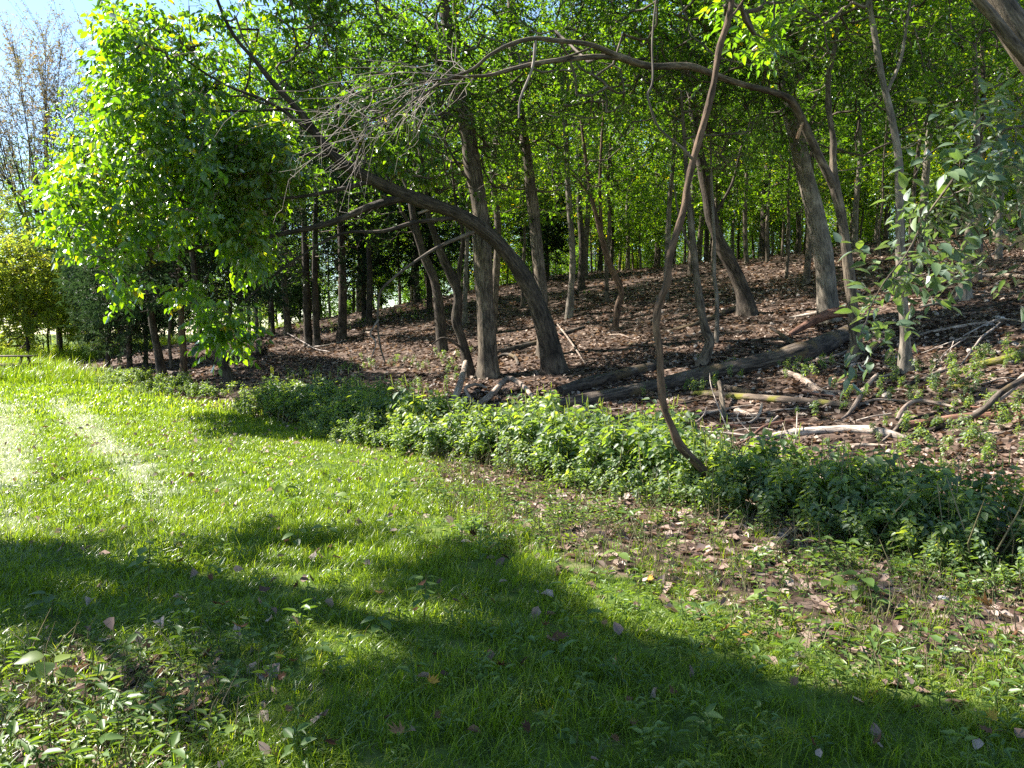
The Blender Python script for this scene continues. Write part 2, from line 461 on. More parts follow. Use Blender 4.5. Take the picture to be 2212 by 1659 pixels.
mb = MB()
mb.add(np.stack([X.ravel(), Y.ravel(), Z.ravel()], -1), np.stack([a, a + 1, a + nx + 1, a + nx], -1).reshape(-1, 4))
g = mb.build('ground', M['ground'], smooth=True)
for nm, fn in (('litter', litter_mask), ('dry', dry_mask)):
    at_ = g.data.attributes.new(nm, 'FLOAT', 'POINT')
    at_.data.foreach_set('value', fn(X.ravel(), Y.ravel()).astype(np.float32))
tag(g, kind='structure')

# ------------------------------------------------------------------ scatter with geometry nodes (only for stuff)
def stock(name, meshes):
    c = bpy.data.collections.new(name)
    for i, me in enumerate(meshes):
        o = bpy.data.objects.new('%s.%03d' % (name, i + 1), me); c.objects.link(o)
    return c
def scatter(name, P, rot, scl, coll, nvar):
    n = len(P)
    me = bpy.data.meshes.new(name)
    me.vertices.add(n); me.vertices.foreach_set('co', np.asarray(P, np.float32).ravel())
    for nm, ty, key, d in (('rot', 'FLOAT_VECTOR', 'vector', rot), ('scl', 'FLOAT_VECTOR', 'vector', scl)):
        at_ = me.attributes.new(nm, ty, 'POINT'); at_.data.foreach_set(key, np.asarray(d, np.float32).ravel())
    at_ = me.attributes.new('pick', 'INT', 'POINT'); at_.data.foreach_set('value', rng.integers(0, nvar, n).astype(np.int32))
    o = bpy.data.objects.new(name, me); COL.objects.link(o)
    ng = bpy.data.node_groups.new(name + '_nodes', 'GeometryNodeTree')
    ng.interface.new_socket('Geometry', in_out='INPUT', socket_type='NodeSocketGeometry')
    ng.interface.new_socket('Geometry', in_out='OUTPUT', socket_type='NodeSocketGeometry')
    gi = ng.nodes.new('NodeGroupInput'); go = ng.nodes.new('NodeGroupOutput')
    ip = ng.nodes.new('GeometryNodeInstanceOnPoints'); ci = ng.nodes.new('GeometryNodeCollectionInfo')
    ci.inputs['Collection'].default_value = coll; ci.inputs['Separate Children'].default_value = True; ci.inputs['Reset Children'].default_value = True
    def attr(nm, ty):
        q = ng.nodes.new('GeometryNodeInputNamedAttribute'); q.data_type = ty; q.inputs['Name'].default_value = nm; return q.outputs['Attribute']
    L = ng.links.new
    L(gi.outputs[0], ip.inputs['Points']); L(ci.outputs[0], ip.inputs['Instance'])
    ip.inputs['Pick Instance'].default_value = True
    L(attr('pick', 'INT'), ip.inputs['Instance Index'])
    e2r = ng.nodes.new('FunctionNodeEulerToRotation'); L(attr('rot', 'FLOAT_VECTOR'), e2r.inputs[0]); L(e2r.outputs[0], ip.inputs['Rotation'])
    L(attr('scl', 'FLOAT_VECTOR'), ip.inputs['Scale']); L(ip.outputs[0], go.inputs[0])
    md = o.modifiers.new('scatter', 'NODES'); md.node_group = ng
    tag(o, kind='stuff')
    return o
def field(y0, y1, dens, margin=1.6, back=0.0):
    """random ground points between two depths, as wide as the view there plus a margin"""
    xm0 = .70 * y1 + margin
    n = int(dens * (y1 - y0) * 2 * xm0)
    x = rng.uniform(-xm0, xm0, n); y = rng.uniform(y0, y1, n)
    k = np.abs(x) < .70 * y + margin
    return x[k], y[k]

# grass
def tuft(nb, hmin, hmax, w, spread, seg=3, lean=.5, tmean=.5, tsd=.15):
    mb = MB()
    for _ in range(nb):
        a = rng.uniform(0, 2 * PI); r = spread * math.sqrt(rng.uniform())
        p = np.array([r * math.cos(a), r * math.sin(a), -.005])
        d = rng.uniform(0, 2 * PI); dv = np.array([math.cos(d), math.sin(d), 0])
        h = rng.uniform(hmin, hmax); bend = rng.uniform(.1, 1.0) * lean * 1.4; sv = np.array([-dv[1], dv[0], 0])
        V = []
        for j in range(seg):
            u = j / seg; ww = w * (1 - .55 * u)
            c = p + dv * (h * bend * u * u) + np.array([0, 0, h * (u - .25 * bend * u * u)])
            V += [c - sv * ww / 2, c + sv * ww / 2]
        V.append(p + dv * (h * bend) + np.array([0, 0, h * (1 - .35 * bend)]))
        Fq = [(2 * j, 2 * j + 1, 2 * j + 3, 2 * j + 2) for j in range(seg - 1)]
        t = float(np.clip(rng.normal(tmean, tsd), 0, 1))
        mb.add(V, Fq, None, t)
        e = mb.n - len(V)
        mb.L.append(np.array([e + 2 * seg - 2, e + 2 * seg - 1, e + 2 * seg])); mb.N.append(np.array([3])); mb.UV.append(np.zeros((3, 2)))
    return mb
near_t = stock('grass_tuft', [tuft(26, .04, .12, .0042, .07, 3, .8).mesh('grass_tuft', M['grass']) for _ in range(6)])
mid_t = stock('grass_clump', [tuft(34, .04, .11, .0075, .14, 2, .8).mesh('grass_clump', M['grass']) for _ in range(5)])
far_t = stock('grass_patch', [tuft(44, .05, .13, .018, .32, 2, .8).mesh('grass_patch', M['grass']) for _ in range(4)])
straw_t = stock('straw_tuft', [tuft(34, .03, .09, .006, .13, 2, .9).mesh('straw_tuft', M['straw']) for _ in range(4)])
M['thatch'] = leaf_mat('thatch_blade', [(0, (.10, .085, .045)), (.5, (.2, .17, .09)), (1, (.32, .28, .16))], trans=(1.3, 1.2, .9), tfac=.35, gloss=.05)
thatch_t = stock('thatch_tuft', [tuft(16, .04, .11, .004, .1, 2, 1.5).mesh('thatch_tuft', M['thatch']) for _ in range(3)])
tall_t = stock('tall_grass_tuft', [tuft(34, .3, .8, .014, .3, 3, .7, .45, .25).mesh('tall_grass_tuft', M['grass']) for _ in range(3)])

def place(x, y, sink=0.0):
    return np.stack([x, y, height(x, y) - sink], -1)
def rots(n, tilt=.12):
    return np.stack([rng.normal(0, tilt, n), rng.normal(0, tilt, n), rng.uniform(0, 2 * PI, n)], -1)
def scls(n, lo, hi):
    return np.repeat(rng.uniform(lo, hi, n)[:, None], 3, 1)

def grass_keep(x, y):
    l = litter_mask(x, y); d = dry_mask(x, y)
    patch = vnoise(x * 1.7, y * 1.7, 21)
    return rng.uniform(0, 1, len(x)) < (1 - l * .93) * (1 - .93 * d) * (.35 + .8 * patch) * (st(x, y)[0] < .6)
for nm, y0, y1, dens, coll, nv, lo, hi in (('grass', 1.2, 7.0, 270, near_t, 6, .7, 1.5), ('grass', 6.5, 15, 85, mid_t, 5, .7, 1.4), ('grass', 14, 46, 16, far_t, 4, .8, 1.5)):
    x, y = field(y0, y1, dens); k = grass_keep(x, y); x, y = x[k], y[k]
    tall = .45 + .75 * vnoise(x * 1.3, y * 1.3, 33)
    s_ = scls(len(x), lo, hi); s_[:, 2] *= tall
    o = scatter(nm, place(x, y), rots(len(x)), s_, coll, nv)
    tag(o, 'short bright green grass of the mown track', 'grass')
x, y = field(4.5, 19, 420); k = rng.uniform(0, 1, len(x)) < dry_mask(x, y) * (.75 + vnoise(x * 3, y * 3, 4)); x, y = x[k], y[k]
o = scatter('dry_grass', place(x, y), rots(len(x)), scls(len(x), .6, 1.05), straw_t, 4)
tag(o, 'pale dry grass in the two wheel tracks', 'grass')

x, y = field(2, 14, 34); k = (litter_mask(x, y) < .4) & (vnoise(x * 2.1, y * 2.1, 77) > .6) & (rng.uniform(0, 1, len(x)) < .8); x, y = x[k], y[k]
tag(scatter('dry_grass', place(x, y), rots(len(x), .5), scls(len(x), .3, .8), thatch_t, 3), 'dead blades matted into the green grass', 'grass')
def tall_keep(x, y):
    s, t = st(x, y)
    return (rng.uniform(0, 1, len(x)) < sstep(17, 24, t) * sstep(-7, -1, s + (t - 20) * .35)) & (litter_mask(x, y) < .6) | ((t > 26) & (s > -6) & (s < .5) & (rng.uniform(0, 1, len(x)) < .7))
x, y = field(20, 60, 6); k = tall_keep(x, y); x, y = x[k], y[k]
o = scatter('tall_grass', place(x, y), rots(len(x)), scls(len(x), .7, 1.3), tall_t, 3)
tag(o, 'tall seeding grass at the far end of the track', 'grass')

# low herbs among the grass and along the edge
def herb(nl, h, L, wr, tm):
    mb = MB()
    n = nl
    a = np.arange(n) * 2.4 + rng.uniform(0, 6); z = np.linspace(.25, 1, n) * h * rng.uniform(.8, 1.1, n)
    P = np.stack([.012 * np.cos(a), .012 * np.sin(a), z], -1)
    A = np.stack([np.cos(a), np.sin(a), rng.uniform(-.1, .7, n)], -1)
    Nn = np.tile([0, 0, 1.0], (n, 1)) + rng.normal(0, .25, (n, 3))
    LL = L * rng.uniform(.6, 1.15, n)
    leaves(mb, P, A, Nn, LL, LL * wr, np.clip(rng.normal(tm, .15, n), 0, 1), TLAN if wr < .4 else T6)
    tube(mb, [(0, 0, -.01), (0.004, 0, h * .5), (0, 0.004, h)], [.0025, .002, .0012], 4, cap=False, tint=.4)
    return mb
herb_s = stock('herb', [herb(int(rng.integers(7, 13)), rng.uniform(.05, .13), rng.uniform(.035, .06), w, tm).mesh('herb', M['herb']) for w, tm in ((.3, .5), (.28, .6), (.5, .45), (.55, .55), (.33, .35), (.45, .7))])
def herb_keep(x, y):
    s, t = st(x, y)
    l = litter_mask(x, y)
    band = l * sstep(1.2, .2, s) * sstep(4, -1, t)
    p = vnoise(x * 1.4, y * 1.4, 44)
    corner = sstep(1.4, .5, np.hypot((x + 1.9) * .8, (y - 3.0)))
    return rng.uniform(0, 1, len(x)) < np.clip(band * (.14 + .75 * sstep(.4, .75, p)) + .30 * (1 - l) * sstep(.5, .8, p) + .06 + corner * .2, 0, 1) * (s < 1.5)
x, y = field(1.2, 9, 190); k = herb_keep(x, y); x, y = x[k], y[k]
o = scatter('ground_cover', place(x, y), rots(len(x), .2), scls(len(x), .6, 1.4), herb_s, 6)
tag(o, 'low leafy herbs between the grass and the bank', 'ground cover')

# leaf litter
def dead_leaf(kind):
    mb = MB()
    v, f = T6
    V = v.copy(); V[:, 0] *= .75 if kind % 2 else .55
    V[:, 2] += rng.uniform(-.5, .9) * (V[:, 1] - .5) ** 2 + rng.uniform(.2, 1.1) * np.abs(V[:, 0]) ** 1.5 + rng.normal(0, .05, len(V))
    V[:, 1] -= .5; V[:, 2] += .04
    mb.add(V, f, None, float(rng.uniform(.15, .95)))
    return mb.mesh('litter_leaf', M['litter'])
lit_s = stock('litter_leaf', [dead_leaf(i) for i in range(10)])
def lit_keep(x, y):
    l = litter_mask(x, y); p = vnoise(x * .9, y * .9, 55)
    return rng.uniform(0, 1, len(x)) < np.clip(l * (.25 + .9 * p), 0, 1)
allx = []; 
M['litter_sunlit'] = leaf_mat('sunlit_dead_leaf', [(0, (.07, .042, .032)), (.35, (.17, .11, .085)), (.7, (.30, .22, .175)), (1, (.46, .37, .31))], trans=(1.3, 1.1, .8), tfac=.2, gloss=.05, vary=.5)  # brighter copy of the dead leaf, sunlight put into its colour for near litter
def sunlit_leaf(i):
    me = dead_leaf(i); me.materials.clear(); me.materials.append(M['litter_sunlit']); return me
sunlit_s = stock('sunlit_litter_leaf', [sunlit_leaf(i) for i in range(10)])
for y0, y1, dens, lo, hi in ((1.5, 9, 330, .05, .115), (9, 17, 240, .055, .12), (17, 30, 80, .08, .15), (30, 50, 14, .12, .24)):
    x, y = field(y0, y1, dens); k = lit_keep(x, y); x, y = x[k], y[k]
    s_ = scls(len(x), lo, hi)
    o = scatter('leaf_litter', place(x, y), rots(len(x), .35), s_, sunlit_s if y0 < 5 else lit_s, 10)
    tag(o, 'brown dead leaves covering the wooded bank', 'leaf litter')
# few dry leaves on the grass, too small to name
x, y = field(1.3, 14, 7); k = litter_mask(x, y) < .5; x, y = x[k], y[k]
P = place(x, y); P[:, 2] += .05
o = scatter('leaf_litter', P, rots(len(x), .5), scls(len(x), .045, .09), sunlit_s, 10)
tag(o, 'small dry leaves strewn on the grass', 'leaf litter')
# dead stalks among the herbs
def stalks(n):
    mb = MB()
    for _ in range(n):
        p = np.array([*rng.normal(0, .06, 2), -.01]); h = rng.uniform(.06, .24); l = rng.normal(0, .3, 2)
        tube(mb, [p, p + np.array([l[0] * .3, l[1] * .3, .55]) * h, p + np.array([l[0], l[1], 1]) * h], [.0028, .0022, .001], 3, cap=False, tint=float(rng.uniform(.6, 1)))
    return mb
stalk_s = stock('dry_stalk', [stalks(5).mesh('dry_stalk', M['stalk']) for _ in range(4)])
x, y = field(1.5, 11, 26); s_, t_ = st(x, y); k = (litter_mask(x, y) > .3) & (s_ < .6); x, y = x[k], y[k]
tag(scatter('dry_weeds', place(x, y), rots(len(x), .25), scls(len(x), .7, 1.3), stalk_s, 4), 'thin dead brown stalks among the low herbs', 'dry stalks')
x, y = field(3, 20, 12); s_, t_ = st(x, y); k = (s_ > 0) & (s_ < 1.7) & (t_ < 9) & (t_ > -9); x, y = x[k], y[k]
tag(scatter('dry_weeds', place(x, y), rots(len(x), .25), scls(len(x), 1.7, 3.1), stalk_s, 4), 'tall dead stems standing among the leafy weeds', 'dry stalks')
# stones in the leaf litter
def stone(n=10, sq=.6):
    mb = MB(); k = 7; rows = 4
    V = [(0, 0, sq)]
    for i in range(1, rows):
        ph = PI * i / rows
        for j in range(k):
            a = 2 * PI * j / k + i * .3; r = math.sin(ph) * rng.uniform(.75, 1.15)
            V.append((r * math.cos(a), r * math.sin(a) * .8, math.cos(ph) * sq * rng.uniform(.85, 1.1)))
    V.append((0, 0, -sq))
    e = len(V) - 1
    Ft = [(0, 1 + j, 1 + (j + 1) % k) for j in range(k)] + [(e, 1 + (rows - 2) * k + (j + 1) % k, 1 + (rows - 2) * k + j) for j in range(k)]
    Fq = [(1 + (i - 1) * k + j, 1 + i * k + j, 1 + i * k + (j + 1) % k, 1 + (i - 1) * k + (j + 1) % k) for i in range(1, rows - 1) for j in range(k)]
    mb.add(V, Ft, None, .5)
    mb.L.append(np.array(Fq).ravel()); mb.N.append(np.full(len(Fq), 4)); mb.UV.append(np.zeros((len(Fq) * 4, 2)))
    return mb
def stone_mat(name, c1, c2):
    m, nt, out = new_mat(name); ln = nt.links.new
    tc = nt.nodes.new('ShaderNodeTexCoord'); n = nt.nodes.new('ShaderNodeTexNoise'); n.inputs['Scale'].default_value = 4; n.inputs['Detail'].default_value = 6
    ln(tc.outputs['Object'], n.inputs['Vector']); r = ramp(nt, [(.35, c1), (.65, c2)]); ln(n.outputs[0], r.inputs[0])
    b = nt.nodes.new('ShaderNodeBump'); b.inputs['Strength'].default_value = .6; b.inputs['Distance'].default_value = .03; ln(n.outputs[0], b.inputs['Height'])
    p = nt.nodes.new('ShaderNodeBsdfPrincipled'); p.inputs['Roughness'].default_value = .9
    ln(r.outputs[0], p.inputs['Base Color']); ln(b.outputs[0], p.inputs['Normal']); ln(p.outputs[0], out.inputs[0]); return m
M['stone'] = stone_mat('grey_stone', (.16, .13, .11), (.36, .31, .27))
M['stone_pale'] = stone_mat('pale_stone', (.38, .35, .33), (.62, .58, .55))
st_s = stock('bank_stone', [stone().mesh('bank_stone', M['stone']) for _ in range(4)])
x, y = field(8, 24, 1.6); s_, t_ = st(x, y); k = (s_ > 2.5) & (x > 2.5); x, y = x[k], y[k]
o = scatter('gravel', place(x, y), rots(len(x), .4), scls(len(x), .03, .085), st_s, 4)
tag(o, 'small grey stones lying in the leaf litter', 'stones')

# weeds along the foot of the bank
def weed(H, nl, spike):
    mb = MB()
    lean = rng.normal(0, .12, 2)
    def stem(p0, d, h, n):
        pts = [p0 + d * h * u + np.array([lean[0], lean[1], 0]) * h * u * u for u in np.linspace(0, 1, 5)]
        tube(mb, pts, np.linspace(.005, .002, 5), 4, cap=False, tint=.15)
        P = []; A = []; N = []; LL = []
        for i in range(n):
            u = .22 + .78 * (i + .5) / n
            p = p0 + d * h * u + np.array([lean[0], lean[1], 0]) * h * u * u
            for q in (0, PI):
                a = i * PI / 2 + q + rng.normal(0, .35)
                P.append(p + np.array([math.cos(a), math.sin(a), .2]) * .02)
                A.append((math.cos(a), math.sin(a), rng.uniform(-.75, .25)))
                N.append(np.array([0, 0, 1]) + rng.normal(0, .3, 3))
                LL.append(rng.uniform(.10, .165) * (1.1 - .45 * u))
        P = np.array(P); LL = np.array(LL)
        leaves(mb, P, np.array(A), np.array(N), LL, LL * rng.uniform(.6, .78, len(LL)), np.clip(rng.normal(.42, .17, len(LL)), 0, 1), T6)
        return pts[-1]
    top = stem(np.zeros(3), np.array([0, 0, 1.0]), H, nl)
    tops = [top]
    for _ in range(4):
        a = rng.uniform(0, 2 * PI); z = rng.uniform(.25, .7) * H
        tops.append(stem(np.array([lean[0] * z * z / H, lean[1] * z * z / H, z]), norm(np.array([math.cos(a), math.sin(a), 1.3])), H * rng.uniform(.3, .45), 4))
    if spike:
        for tp in tops[:2]:
            hh = rng.uniform(.06, .14)
            pts = [tp, tp + np.array([.005, 0, hh * .5]), tp + np.array([.012, .004, hh])]
            tube(mb, pts, [.005, .006, .002], 4, cap=False, tint=.9)
    return mb
M['weed_all'] = M['weed']
weed_s = stock('weed_plant', [weed(rng.uniform(.5, .8), int(rng.integers(8, 12)), i % 2 == 0).mesh('weed_plant', M['weed']) for i in range(7)])
def weed_keep(x, y):
    s, t = st(x, y)
    e0 = .02 + .16 * np.sin(t * 1.3) - .18 * sstep(-1, -4, t) - .25 * sstep(-.5, .5, t) * sstep(6, 4, t)
    w = 1.55 + .3 * np.sin(t * .9 + 2) - .4 * sstep(5, 9, t) + rng.normal(0, .12, len(x))
    e0 = e0 - np.abs(rng.normal(0, .16, len(x)))
    body = (s > e0) & (s < e0 + w) & (t > -9) & (t < 8.0 + rng.normal(0, .4, len(x)))
    p = vnoise(x * 1.1, y * 1.1, 66)
    tail = (s > -.3) & (s < 1.3) & (t >= 8) & (t < 24) & (p > .58)
    return (body & (rng.uniform(0, 1, len(x)) < .75 + .4 * p)) | (tail & (rng.uniform(0, 1, len(x)) < .6))
x, y = field(2.5, 28, 62); k = weed_keep(x, y); x, y = x[k], y[k]
s_, t_ = st(x, y)
kk = ~(np.hypot(x - 2.03, y - 7.0) < .2)
x, y, s_, t_ = x[kk], y[kk], s_[kk], t_[kk]
sc_ = scls(len(x), .5, 1.05) * (1 - .12 * sstep(0, -2, t_))[:, None] * (.75 + .45 * vnoise(x * 2.3, y * 2.3, 67))[:, None] * (1 - .38 * sstep(8, 9, t_))[:, None] * (.45 + .55 * sstep(-.35, .35, s_))[:, None]
o = scatter('undergrowth', place(x, y), rots(len(x), .1), sc_, weed_s, 7)
tag(o, 'thick leafy weeds with seed spikes along the foot of the bank', 'undergrowth')
# patches of green further up the bank
pp = []
for (px, py, n, r) in ((950, 775, 40, .6), (975, 790, 30, .5), (930, 840, 30, .5), (1680, 812, 40, .5), (1590, 800, 20, .4), (2100, 810, 60, .7), (2050, 850, 50, .6), (2150, 780, 40, .5), (1990, 870, 30, .5), (2080, 945, 60, .7), (2010, 960, 50, .5), (2160, 950, 50, .6), (740, 800, 70, .8), (820, 690, 120, 2.2), (880, 680, 120, 2.0), (760, 690, 90, 2.0), (1800, 895, 12, .2), (1480, 850, 20, .35), (2110, 970, 30, .5), (440, 850, 50, 1.0), (300, 850, 30, 1.0), (1250, 640, 20, .7)):
    c = ground(px, py)
    for _ in range(int(n * .4)):
        pp.append((c[0] + rng.normal(0, r), c[1] + rng.normal(0, r)))
pp = np.array(pp)
o = scatter('undergrowth', place(pp[:, 0], pp[:, 1]), rots(len(pp), .2), scls(len(pp), .18, .42), weed_s, 7)
tag(o, 'low green plants in patches on the wooded bank', 'undergrowth')

# ------------------------------------------------------------------ trees
def grow_crown(skel, att, r_tip=.006, sag=.06, rmax=.08, bare=False):
    """ties each attractor to the nearest branch already there; returns twig polylines and the sprays' origins and directions"""
    skel = np.asarray(skel, float)
    nodes = np.empty((len(skel) + 2 * len(att), 3)); nodes[:len(skel)] = skel; n = len(skel)
    par = -np.ones(len(nodes), int)
    d0 = np.min(np.linalg.norm(att[:, None] - skel[None], axis=2), axis=1)
    order = np.argsort(d0)
    segs = []
    for i in order:
        a_ = att[i]
        dd = nodes[:n] - a_
        cost = np.linalg.norm(dd, axis=1) + .35 * np.clip(dd[:, 2], 0, None)
        j = int(np.argmin(cost))
        p = nodes[j]; d = a_ - p; ln = np.linalg.norm(d)
        m = p + d * .5 + rng.normal(0, .07 * ln, 3) - np.array([0, 0, sag * ln])
        nodes[n] = m; par[n] = j; nodes[n + 1] = a_; par[n + 1] = n
        segs.append((j, n, n + 1)); n += 2
    cnt = np.zeros(n)
    for (j, m, e) in reversed(segs):
        cnt[e] += 1; cnt[m] += cnt[e]
        if j >= len(skel): cnt[j] += cnt[m]
    tw = []; O = []; D = []
    for (j, m, e) in segs:
        rr = np.minimum(r_tip * np.sqrt(np.array([cnt[m] * 1.1, cnt[m], cnt[e]])), rmax)
        tw.append((np.array([nodes[j], nodes[m], nodes[e]]), rr))
        O.append(nodes[e]); D.append(nodes[e] - nodes[m])
        O.append(nodes[m]); D.append((nodes[e] - nodes[j]) + rng.normal(0, .3, 3) * np.linalg.norm(nodes[e] - nodes[j]))
    return tw, np.array(O), np.array(D)

def ellip(c, r, n, seed, thr=.4, freq=.55):
    out = []
    tot = 0
    while tot < n:
        u = rng.normal(0, 1, (n * 3, 3)); u = norm(u) * (rng.uniform(0, 1, (n * 3, 1)) ** .45)
        P = np.asarray(c) + u * np.asarray(r)
        k = vnoise(P[:, 0] * freq + P[:, 2] * .31, P[:, 1] * freq + P[:, 2] * freq, seed) > thr
        P = P[k]; out.append(P); tot += len(P)
    return np.concatenate(out)[:n]

LEAFMESH = {}
def leaf_single(mat, t, wr):
    """one leaf with a rounded outline, a sunken midrib and a drooping tip"""
    key = (mat.name, round(t, 1), wr)
    if key not in LEAFMESH:
        ys = (.10, .28, .5, .72, .89); ws = (.27, .47, .5, .34, .14)
        V = [(0, 0, 0)]; z = lambda y: -.26 * y * y
        for y, w in zip(ys, ws): V += [(-w * wr, y, z(y) + .16 * w), (0, y, z(y)), (w * wr, y, z(y) + .16 * w)]
        V.append((0, 1, z(1)))
        mb = MB()
        tri = [(0, 2, 1), (0, 3, 2), (13, 14, 16), (14, 15, 16)]
        quad = [q for i in range(4) for q in ((1 + 3 * i, 2 + 3 * i, 5 + 3 * i, 4 + 3 * i), (2 + 3 * i, 3 + 3 * i, 6 + 3 * i, 5 + 3 * i))]
        mb.add(V, tri, None, round(t, 1))
        mb.L.append(np.array(quad).ravel()); mb.N.append(np.full(len(quad), 4)); mb.UV.append(np.zeros((len(quad) * 4, 2)))
        LEAFMESH[key] = mb.mesh('leaf', mat, smooth=False)
    return LEAFMESH[key]
def single_leaves(root, base, fr, mat, idx, wr):
    P, A, N, LL, WW, TT = fr
    S = norm(np.cross(A, N)); N2 = np.cross(S, A)
    for i in idx:
        o = bpy.data.objects.new('leaf', leaf_single(mat, float(TT[i]), wr)); COL.objects.link(o)
        o.parent = root
        l = LL[i]; p = P[i] - base
        o.matrix_local = Matrix(((S[i][0] * l, A[i][0] * l, N2[i][0] * l, p[0]), (S[i][1] * l, A[i][1] * l, N2[i][1] * l, p[1]), (S[i][2] * l, A[i][2] * l, N2[i][2] * l, p[2]), (0, 0, 0, 1)))

TREE_XY = []
CROWN = 3.5
def px_path(path, Y0):
    P = []; R = []
    for q in path:
        px, py, w = q[:3]; dY = q[3] if len(q) > 3 else 0
        p = at(px, py, Y0 + dY); P.append(p); R.append(w * (Y0 + dY) / F / 2)
    return np.array(P), np.array(R)

def main_tree(label, path, limbs=(), crown=None, bark='bark', leaf='leaf_wood', lsize=.1, tint=.45, name='tree', group=None, flare=.45, k=14, base=None, singles=0, spr=9, wr=.52, prune=.96, bare=(), rough=.09, cat='tree', twigmat='twig', sink=True, Ybase=None, tmpl=None, rtip=.006, droop=.35, hang=0.0, prune0=None, zmin=0):
    b = ground(path[0][0], path[0][1]) if base is None else np.asarray(base, float)
    Y0 = b[1]
    P, R = px_path(path, Y0)
    P[0] = b
    if sink:
        P = np.vstack([P[0] - np.array([0, 0, .12]), P]); R = np.concatenate([[R[0]], R])
    TREE_XY.append((b[0], b[1]))
    root = thing(name, label, cat, b, group)
    sd = len(TREE_XY)
    P, R = catmull(P, R, 4)
    mb = MB(); tube(mb, P, R, k, rough, flare, seed=sd)
    mb.build('trunk', M[bark], root, b, True)
    skel = [P[R < R.max() * .85]]
    for lp in limbs:
        lb, dead = bark, False
        if isinstance(lp, dict): lb = lp.get('bark', bark); dead = lp.get('dead', False); lp = lp['p']
        q, r = px_path(lp, Y0)
        q, r = catmull(q, r, 4)
        mb = MB(); tube(mb, q, r, 10 if r.max() > .05 else 7, .08, 0, seed=sd + 3)
        mb.build('branch', M[lb], root, b, True)
        if not dead: skel.append(q)
    if crown is not None:
        att = np.concatenate([c if isinstance(c, np.ndarray) else ellip(c[0], np.array(c[1]) * 1.3, int(c[2] * CROWN), c[3]) for c in crown])
        if zmin: att = att[att[:, 2] > b[2] + zmin]
        lit = sunlit(att, 0 if prune0 is None else 1)
        att = att[~(lit & (rng.uniform(0, 1, len(att)) < prune))]
        tw, O, D = grow_crown(np.concatenate(skel), att, rtip, rmax=.022)
        mb = MB()
        for q, r in tw: tube(mb, q, r, 5 if r.max() > .02 else 3, 0, 0, cap=False)
        o = mb.build('twigs', M[twigmat], root, b, True); tag(o, kind='stuff')
        n = len(O)
        fr = spray_leaves(O, D, rng.uniform(.28, .5, n) * (lsize / .1) ** .5, spr, lsize, np.clip(tint + rng.normal(0, .13, n), 0, 1), wr=wr, droop=droop, hang=hang)
        kk = ~(sunlit(fr[0], 0 if prune0 is None else 1) & (rng.uniform(0, 1, len(fr[0])) < prune))
        if prune0: kk &= ~(sunlit(fr[0]) & (rng.uniform(0, 1, len(fr[0])) < prune0))
        fr = tuple(a_[kk] for a_ in fr)
        idx = np.array([], int)
        if singles:
            px, py = project(fr[0]); vis = (px > 0) & (px < 2212) & (py > 0) & (py < 1659)
            sz = fr[3] / np.maximum(fr[0][:, 1], .5) * vis
            idx = np.argsort(-sz)[:singles]
            single_leaves(root, b, fr, M[leaf], idx, wr)
        rest = np.ones(len(fr[0]), bool); rest[idx] = False
        if rest.any():
            mb = MB(); leaves(mb, *[a_[rest] for a_ in fr], tmpl or (T6 if leaf in ('leaf_broad', 'leaf_side') else T4))
            o = mb.build('crown', M[leaf], root, b); tag(o, kind='stuff')
    return root, b

def poly_att(poly, n, y0, y1, seed, thr=.35, freq=.012, behind=None):
    xs = [p[0] for p in poly]; ys = [p[1] for p in poly]
    out = []
    while len(out) < n:
        px = rng.uniform(min(xs), max(xs), n * 2); py = rng.uniform(min(ys), max(ys), n * 2)
        k = inpoly(px, py, poly) & (vnoise(px * freq, py * freq, seed) > thr)
        for u, v in zip(px[k], py[k]):
            d_ = rng.uniform(y0, y1)
            if behind is not None and u > behind[0]: d_ = rng.uniform(behind[1], behind[2])
            out.append(at(u, v, d_))
    return np.array(out[:n])

# the arching tree that leans over the track and carries the bright foliage
A_b = ground(1198, 803)
YA = A_b[1]
cr = [poly_att([(215, -150), (560, -200), (720, -60), (740, 120), (650, 260), (690, 380), (570, 470), (575, 560), (500, 640), (525, 748), (450, 735), (430, 665), (350, 620), (250, 635), (210, 580), (120, 520), (105, 430), (165, 330), (235, 230), (225, 100)], 1500, YA - 3.4, YA - 0.6, 71, .30, behind=(470, YA - 1.0, YA + .5)),
      poly_att([(430, 180), (560, 170), (690, 300), (720, 430), (640, 500), (600, 590), (500, 560), (430, 400)], 420, YA - 2.6, YA - .2, 88, .42),
      poly_att([(455, 640), (515, 700), (525, 748), (470, 740)], 22, YA - 2.6, YA - 2.2, 3, 0),
      poly_att([(560, 120), (900, 200), (960, 420), (760, 330)], 260, YA - 1.6, YA - 0.4, 5, .4),
      poly_att([(100, -700), (700, -800), (800, -200), (150, -150)], 170, YA - 2.4, YA - 0.4, 71, .3)]
